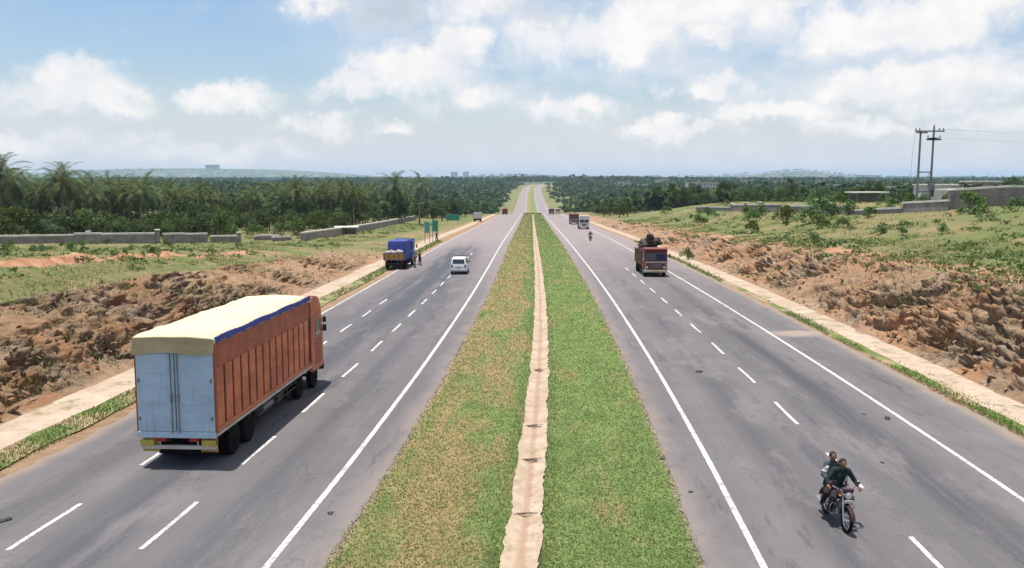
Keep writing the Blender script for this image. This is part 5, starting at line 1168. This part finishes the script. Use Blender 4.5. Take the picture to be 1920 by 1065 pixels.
gg = dict(palm='palms of the left grove', round='rounded trees of the left grove', tall='narrow trees of the left grove', wide='spreading trees of the left grove', bush='bushes at the foot of the left grove')
scatter(44, polar(-60, 400, 156, 235), ['palm', 'palm', 'palm', 'palm', 'round', 'tall'], (.86, 1.12), gl, gg, 4.)
scatter(48, polar(-60, 430, 143, 182), ['round', 'wide', 'wide'], (.55, .85), gl, gg, 3.6)
scatter(24, polar(330, 640, 185, 215, 46), ['round', 'wide'], (.5, .75), gl, gg, 4.)
scatter(60, polar(300, 760, 195, 310, 44), ['palm', 'palm', 'palm', 'round', 'tall', 'wide'], (.85, 1.12), gl, gg, 4.5)
scatter(34, polar(560, 800, 215, 300, 50), ['round', 'wide', 'tall', 'palm'], (.8, 1.08), gl, gg, 4.5)
scatter(46, polar(560, 930, 262, 420, 26), ['round', 'wide', 'tall'], (.8, 1.1), gl, gg, 5)
scatter(24, polar(-60, 600, 148, 200, 44), ['bush'], (1.1, 2.), gl, gg, 2.5)
gl = dict(round='rounded green tree in the wood right of the road', wide='wide spreading tree in the wood right of the road', tall='tall narrow tree in the wood right of the road', bush='leafy bush growing in the field right of the road', palm='palm in the wood right of the road')
gg = dict(round='rounded trees of the right wood', tall='narrow trees of the right wood', wide='spreading trees of the right wood', bush='bushes of the right field', palm='palms of the right wood')
scatter(60, polar(1040, 1345, 290, 480, 26), ['round', 'wide', 'wide', 'tall'], (.75, 1.05), gl, gg, 5)
scatter(44, polar(1250, 1700, 262, 420), ['round', 'wide', 'tall'], (.62, .9), gl, gg, 5)
scatter(16, polar(1400, 1960, 190, 260), ['round', 'wide'], (.38, .62), gl, gg, 5)
scatter(70, polar(1150, 1960, 84, 230, 27), ['bush'], (.45, 1.25), gl, gg, 2)
scatter(14, polar(0, 700, 70, 140, 36), ['bush'], (.3, .6), dict(bush='small weedy bush on the grass of the left plain'), dict(bush='bushes of the left plain'), 2)
for px, y, top, k, lab in ((1357, 236, 338, 'round', 'round light green tree standing out above the right field wall'), (1505, 225, 338, 'tall', 'dark tree group top left of the power poles'), (1632, 215, 338, 'wide', 'dark tree directly left of the power poles'), (1580, 228, 346, 'round', 'dark tree between the hill and the power poles'), (1895, 190, 324, 'round', 'tallest dark tree at the right edge behind the wall'), (1912, 180, 330, 'wide', 'wide dark tree at the right edge behind the wall'), (1812, 200, 340, 'round', 'small dark tree between the white and pinkish houses'), (1425, 250, 352, 'wide', 'low dark tree behind the grey wall with pillars')):
    x = (px-960)/F*(y*.993+.8); h_ = CAMZ+(HOR-top)/F*y-gz(x, y); plant(k, x, y, h_/(8. if k == 'round' else 10. if k == 'tall' else 6.9), lab)
for px, py, sc, lab in ((1475, 417, 1.7, 'dark upright bush in front of the low grey wall'), (1540, 408, 2.0, 'large bright green bush in the middle of the right field'), (1518, 420, 1.5, 'green bush beside the large bright one'), (1250, 402, 1.4, 'bright green bush at the start of the right bank'), (1412, 418, 1.2, 'spreading bush above the undercut red bank'), (1593, 402, 1.2, 'dark bush in front of the pale knee high wall'), (1800, 402, .55, 'small dark bush in front of the tall wall'), (1905, 396, .9, 'dark bush against the tall wall at the right edge'), (1292, 487, .75, 'young roadside sapling bush by the path behind the red lorry')):
    h_ = hit(px, py); plant('bush', h_.x, h_.y, sc, lab, i=0 if sc > 1.6 else None)

# each of the scattered trees and bushes gets its own description
NAMES = dict(palm='coconut palm', round='rounded tree', tall='narrow tall tree', wide='spreading tree', bush='leafy bush')
ZL = [(100, 'near the left edge'), (190, 'around the tallest palm'), (340, 'behind the pillared wall'), (470, 'above the pale wall stubs'), (600, 'around the lone slim palm'), (700, 'above the flat roofed hut'), (800, 'by the long wall end'), (1000, 'behind the green signs'),
      (1100, 'above the distant lorry pair'), (1190, 'left of the red lorry load'), (1310, 'right of the red lorry'), (1400, 'around the round light tree'), (1520, 'behind the pillared wall'), (1690, 'left of the power poles'), (1790, 'around the power poles'), (3000, 'by the tall right wall')]
ORD = ['leftmost', 'second', 'third', 'fourth', 'fifth', 'sixth', 'seventh', 'eighth', 'ninth', 'tenth', 'eleventh', 'twelfth', 'thirteenth', 'fourteenth', 'fifteenth', 'sixteenth', 'seventeenth', 'eighteenth', 'nineteenth', 'twentieth']
bins = {}
for o, px, y, k in SHARED:
    z = next(n for lim_, n in ZL if px < lim_); row = ('front' if y < (190 if px < 1000 else 150) else 'middle' if y < 260 else 'back')+' row'; bins.setdefault((k, z, row), []).append((px, o))
for (k, z, row), L in bins.items():
    L.sort(key=lambda q: q[0])
    for i, (px, o) in enumerate(L): o['label'] = f'{row} {NAMES[k]} {z}' if len(L) == 1 else f'{ORD[min(i, 19)]} from left of the {row} {NAMES[k]}s {z}'

# distant woods as one mass of crowns
def forest():
    g = np.random.default_rng(5); Ps, Ts = [], []; tot = 0
    def add(n, y0, y1, sz, nl, um):
        nonlocal tot
        y = g.uniform(y0**.7, y1**.7, n)**(1/.7); px = g.uniform(-120, 2040, n); x = (px-960)/F*y; u = x-XC(y); keep = np.abs(u) > um+g.uniform(0, 12, n)
        pn_ = np.array([noise.noise(Vector((a*.006, b*.0022, 3))) for a, b in zip(x, y)]); keep &= (pn_ > -.16) | (np.abs(u) < 300)
        keep &= ~((px > 1660) & (y < 330)) & ~((px > 100) & (px < 420) & (y < 300))
        x, y = x[keep], y[keep]; n = len(x); z = GZ(x-XC(y), y); s = sz*g.uniform(.6, 1.35, n)*np.where(np.abs(x-XC(y)) < 45, .7, 1.)
        d_ = g.normal(size=(n, nl, 3)); d_ /= np.linalg.norm(d_, axis=2)[..., None]; d_[..., 2] = np.abs(d_[..., 2])*.9-.15
        c = np.stack([x, y, z+s*.85], 1)[:, None]+d_*s[:, None, None]*np.array([1, 1, .8])*g.uniform(.75, 1.1, (n, nl, 1))
        nn = d_+g.normal(size=d_.shape)*.5; nn /= np.linalg.norm(nn, axis=2)[..., None]; a = np.cross(nn, g.normal(size=d_.shape)); a /= np.linalg.norm(a, axis=2)[..., None]; b = np.cross(nn, a); q = s[:, None, None]*.30*g.uniform(.6, 1.2, (n, nl, 1))
        P = np.stack([c-a*q, c-b*q*.8, c+a*q, c+b*q*.8], 2).reshape(-1, 3); Ps.append(P); Ts.append((g.uniform(0, .55, n)[:, None]+g.uniform(0, .45, (n, nl))).ravel())
    add(3200, 330, 700, 4.6, 56, 23); add(5200, 700, 1800, 6.5, 34, 22); add(5200, 1800, 4200, 11, 20, 40); add(7000, 4200, 9000, 13, 12, 60)
    P = np.concatenate(Ps); T = np.concatenate(Ts); me = leafme('forest', P, np.arange(len(P)).reshape(-1, 4), T); o = link('forest', me, M['forest']); tag(o, 'distant dark green woods stretching to the blue hills', 'forest', kind='stuff')
forest()
# low weeds in clumps over the rough land
def weeds():
    g = np.random.default_rng(8); n = 5200; V = dens_v(n, 26, 260, 1.2); sg = g.uniform(0, 1, n) < .55; U = np.where(sg, 24.5+g.exponential(22, n), -(29+g.exponential(26, n)))
    pt = patch(U, V, .09, .07, 31.); x = XC(V)+U; ok = (np.abs(x) < .70*V+12)&(pt > -.12); U, V, pt = U[ok], V[ok], pt[ok]; n = len(U); nl = 22; s = g.lognormal(-1.15, .42, n)*(1+.4*np.clip(pt, 0, 1)); z = GZ(U, V)
    d_ = g.normal(size=(n, nl, 3)); d_ /= np.linalg.norm(d_, axis=2)[..., None]; d_[..., 2] = np.abs(d_[..., 2]); c = np.stack([XC(V)+U, V, z], 1)[:, None]+d_*s[:, None, None]*np.array([1.3, 1.3, .75])*g.uniform(.5, 1., (n, nl, 1))
    nn = d_+g.normal(size=d_.shape)*.7; nn /= np.linalg.norm(nn, axis=2)[..., None]; a = np.cross(nn, g.normal(size=d_.shape)); a /= np.linalg.norm(a, axis=2)[..., None]; b = np.cross(nn, a); q = s[:, None, None]*.28*g.uniform(.6, 1.2, (n, nl, 1))
    P = np.stack([c-a*q, c-b*q*.7, c+a*q, c+b*q*.7], 2).reshape(-1, 3); T = (g.uniform(0, .6, n)[:, None]+g.uniform(0, .4, (n, nl))).ravel()
    o = link('weeds', leafme('weeds', P, np.arange(len(P)).reshape(-1, 4), T), M['weed']); tag(o, 'low olive weeds in clumps over the rough land on both sides', 'weeds', kind='stuff')
M['weed'] = leafmat('weed_leaves', (.06, .095, .025), (.21, .26, .09), False)
weeds()
# shrub row across the median at the crest
n = 900; P, Fc, tt = crown(n, [(x*.55-4.4, 0, .25, .42) for x in range(17)], .16, 77); me = leafme('hedge', P, Fc, tt); o = link('hedge', me, M['leaf']); o.location = rd(0, 446, -.2); tag(o, 'dark low shrub row crossing the median at the crest', 'hedge')

# ================================================================== haze
def haze():
    m = MB().box(-11500, 11500, -60, 13800, -36, 90); o = m.build('haze', None); o['kind'] = 'stuff'
    mt = bpy.data.materials.new('haze'); mt.use_nodes = True; q = NT(mt.node_tree); q.n.clear(); v = q.new('ShaderNodeVolumePrincipled'); v.inputs['Density'].default_value = HAZE; v.inputs['Color'].default_value = (.55, .77, 1., 1); v.inputs['Anisotropy'].default_value = .1
    out = q.new('ShaderNodeOutputMaterial'); q.l.new(v.outputs[0], out.inputs['Volume']); o.data.materials.append(mt)
HAZE = .00008
haze()
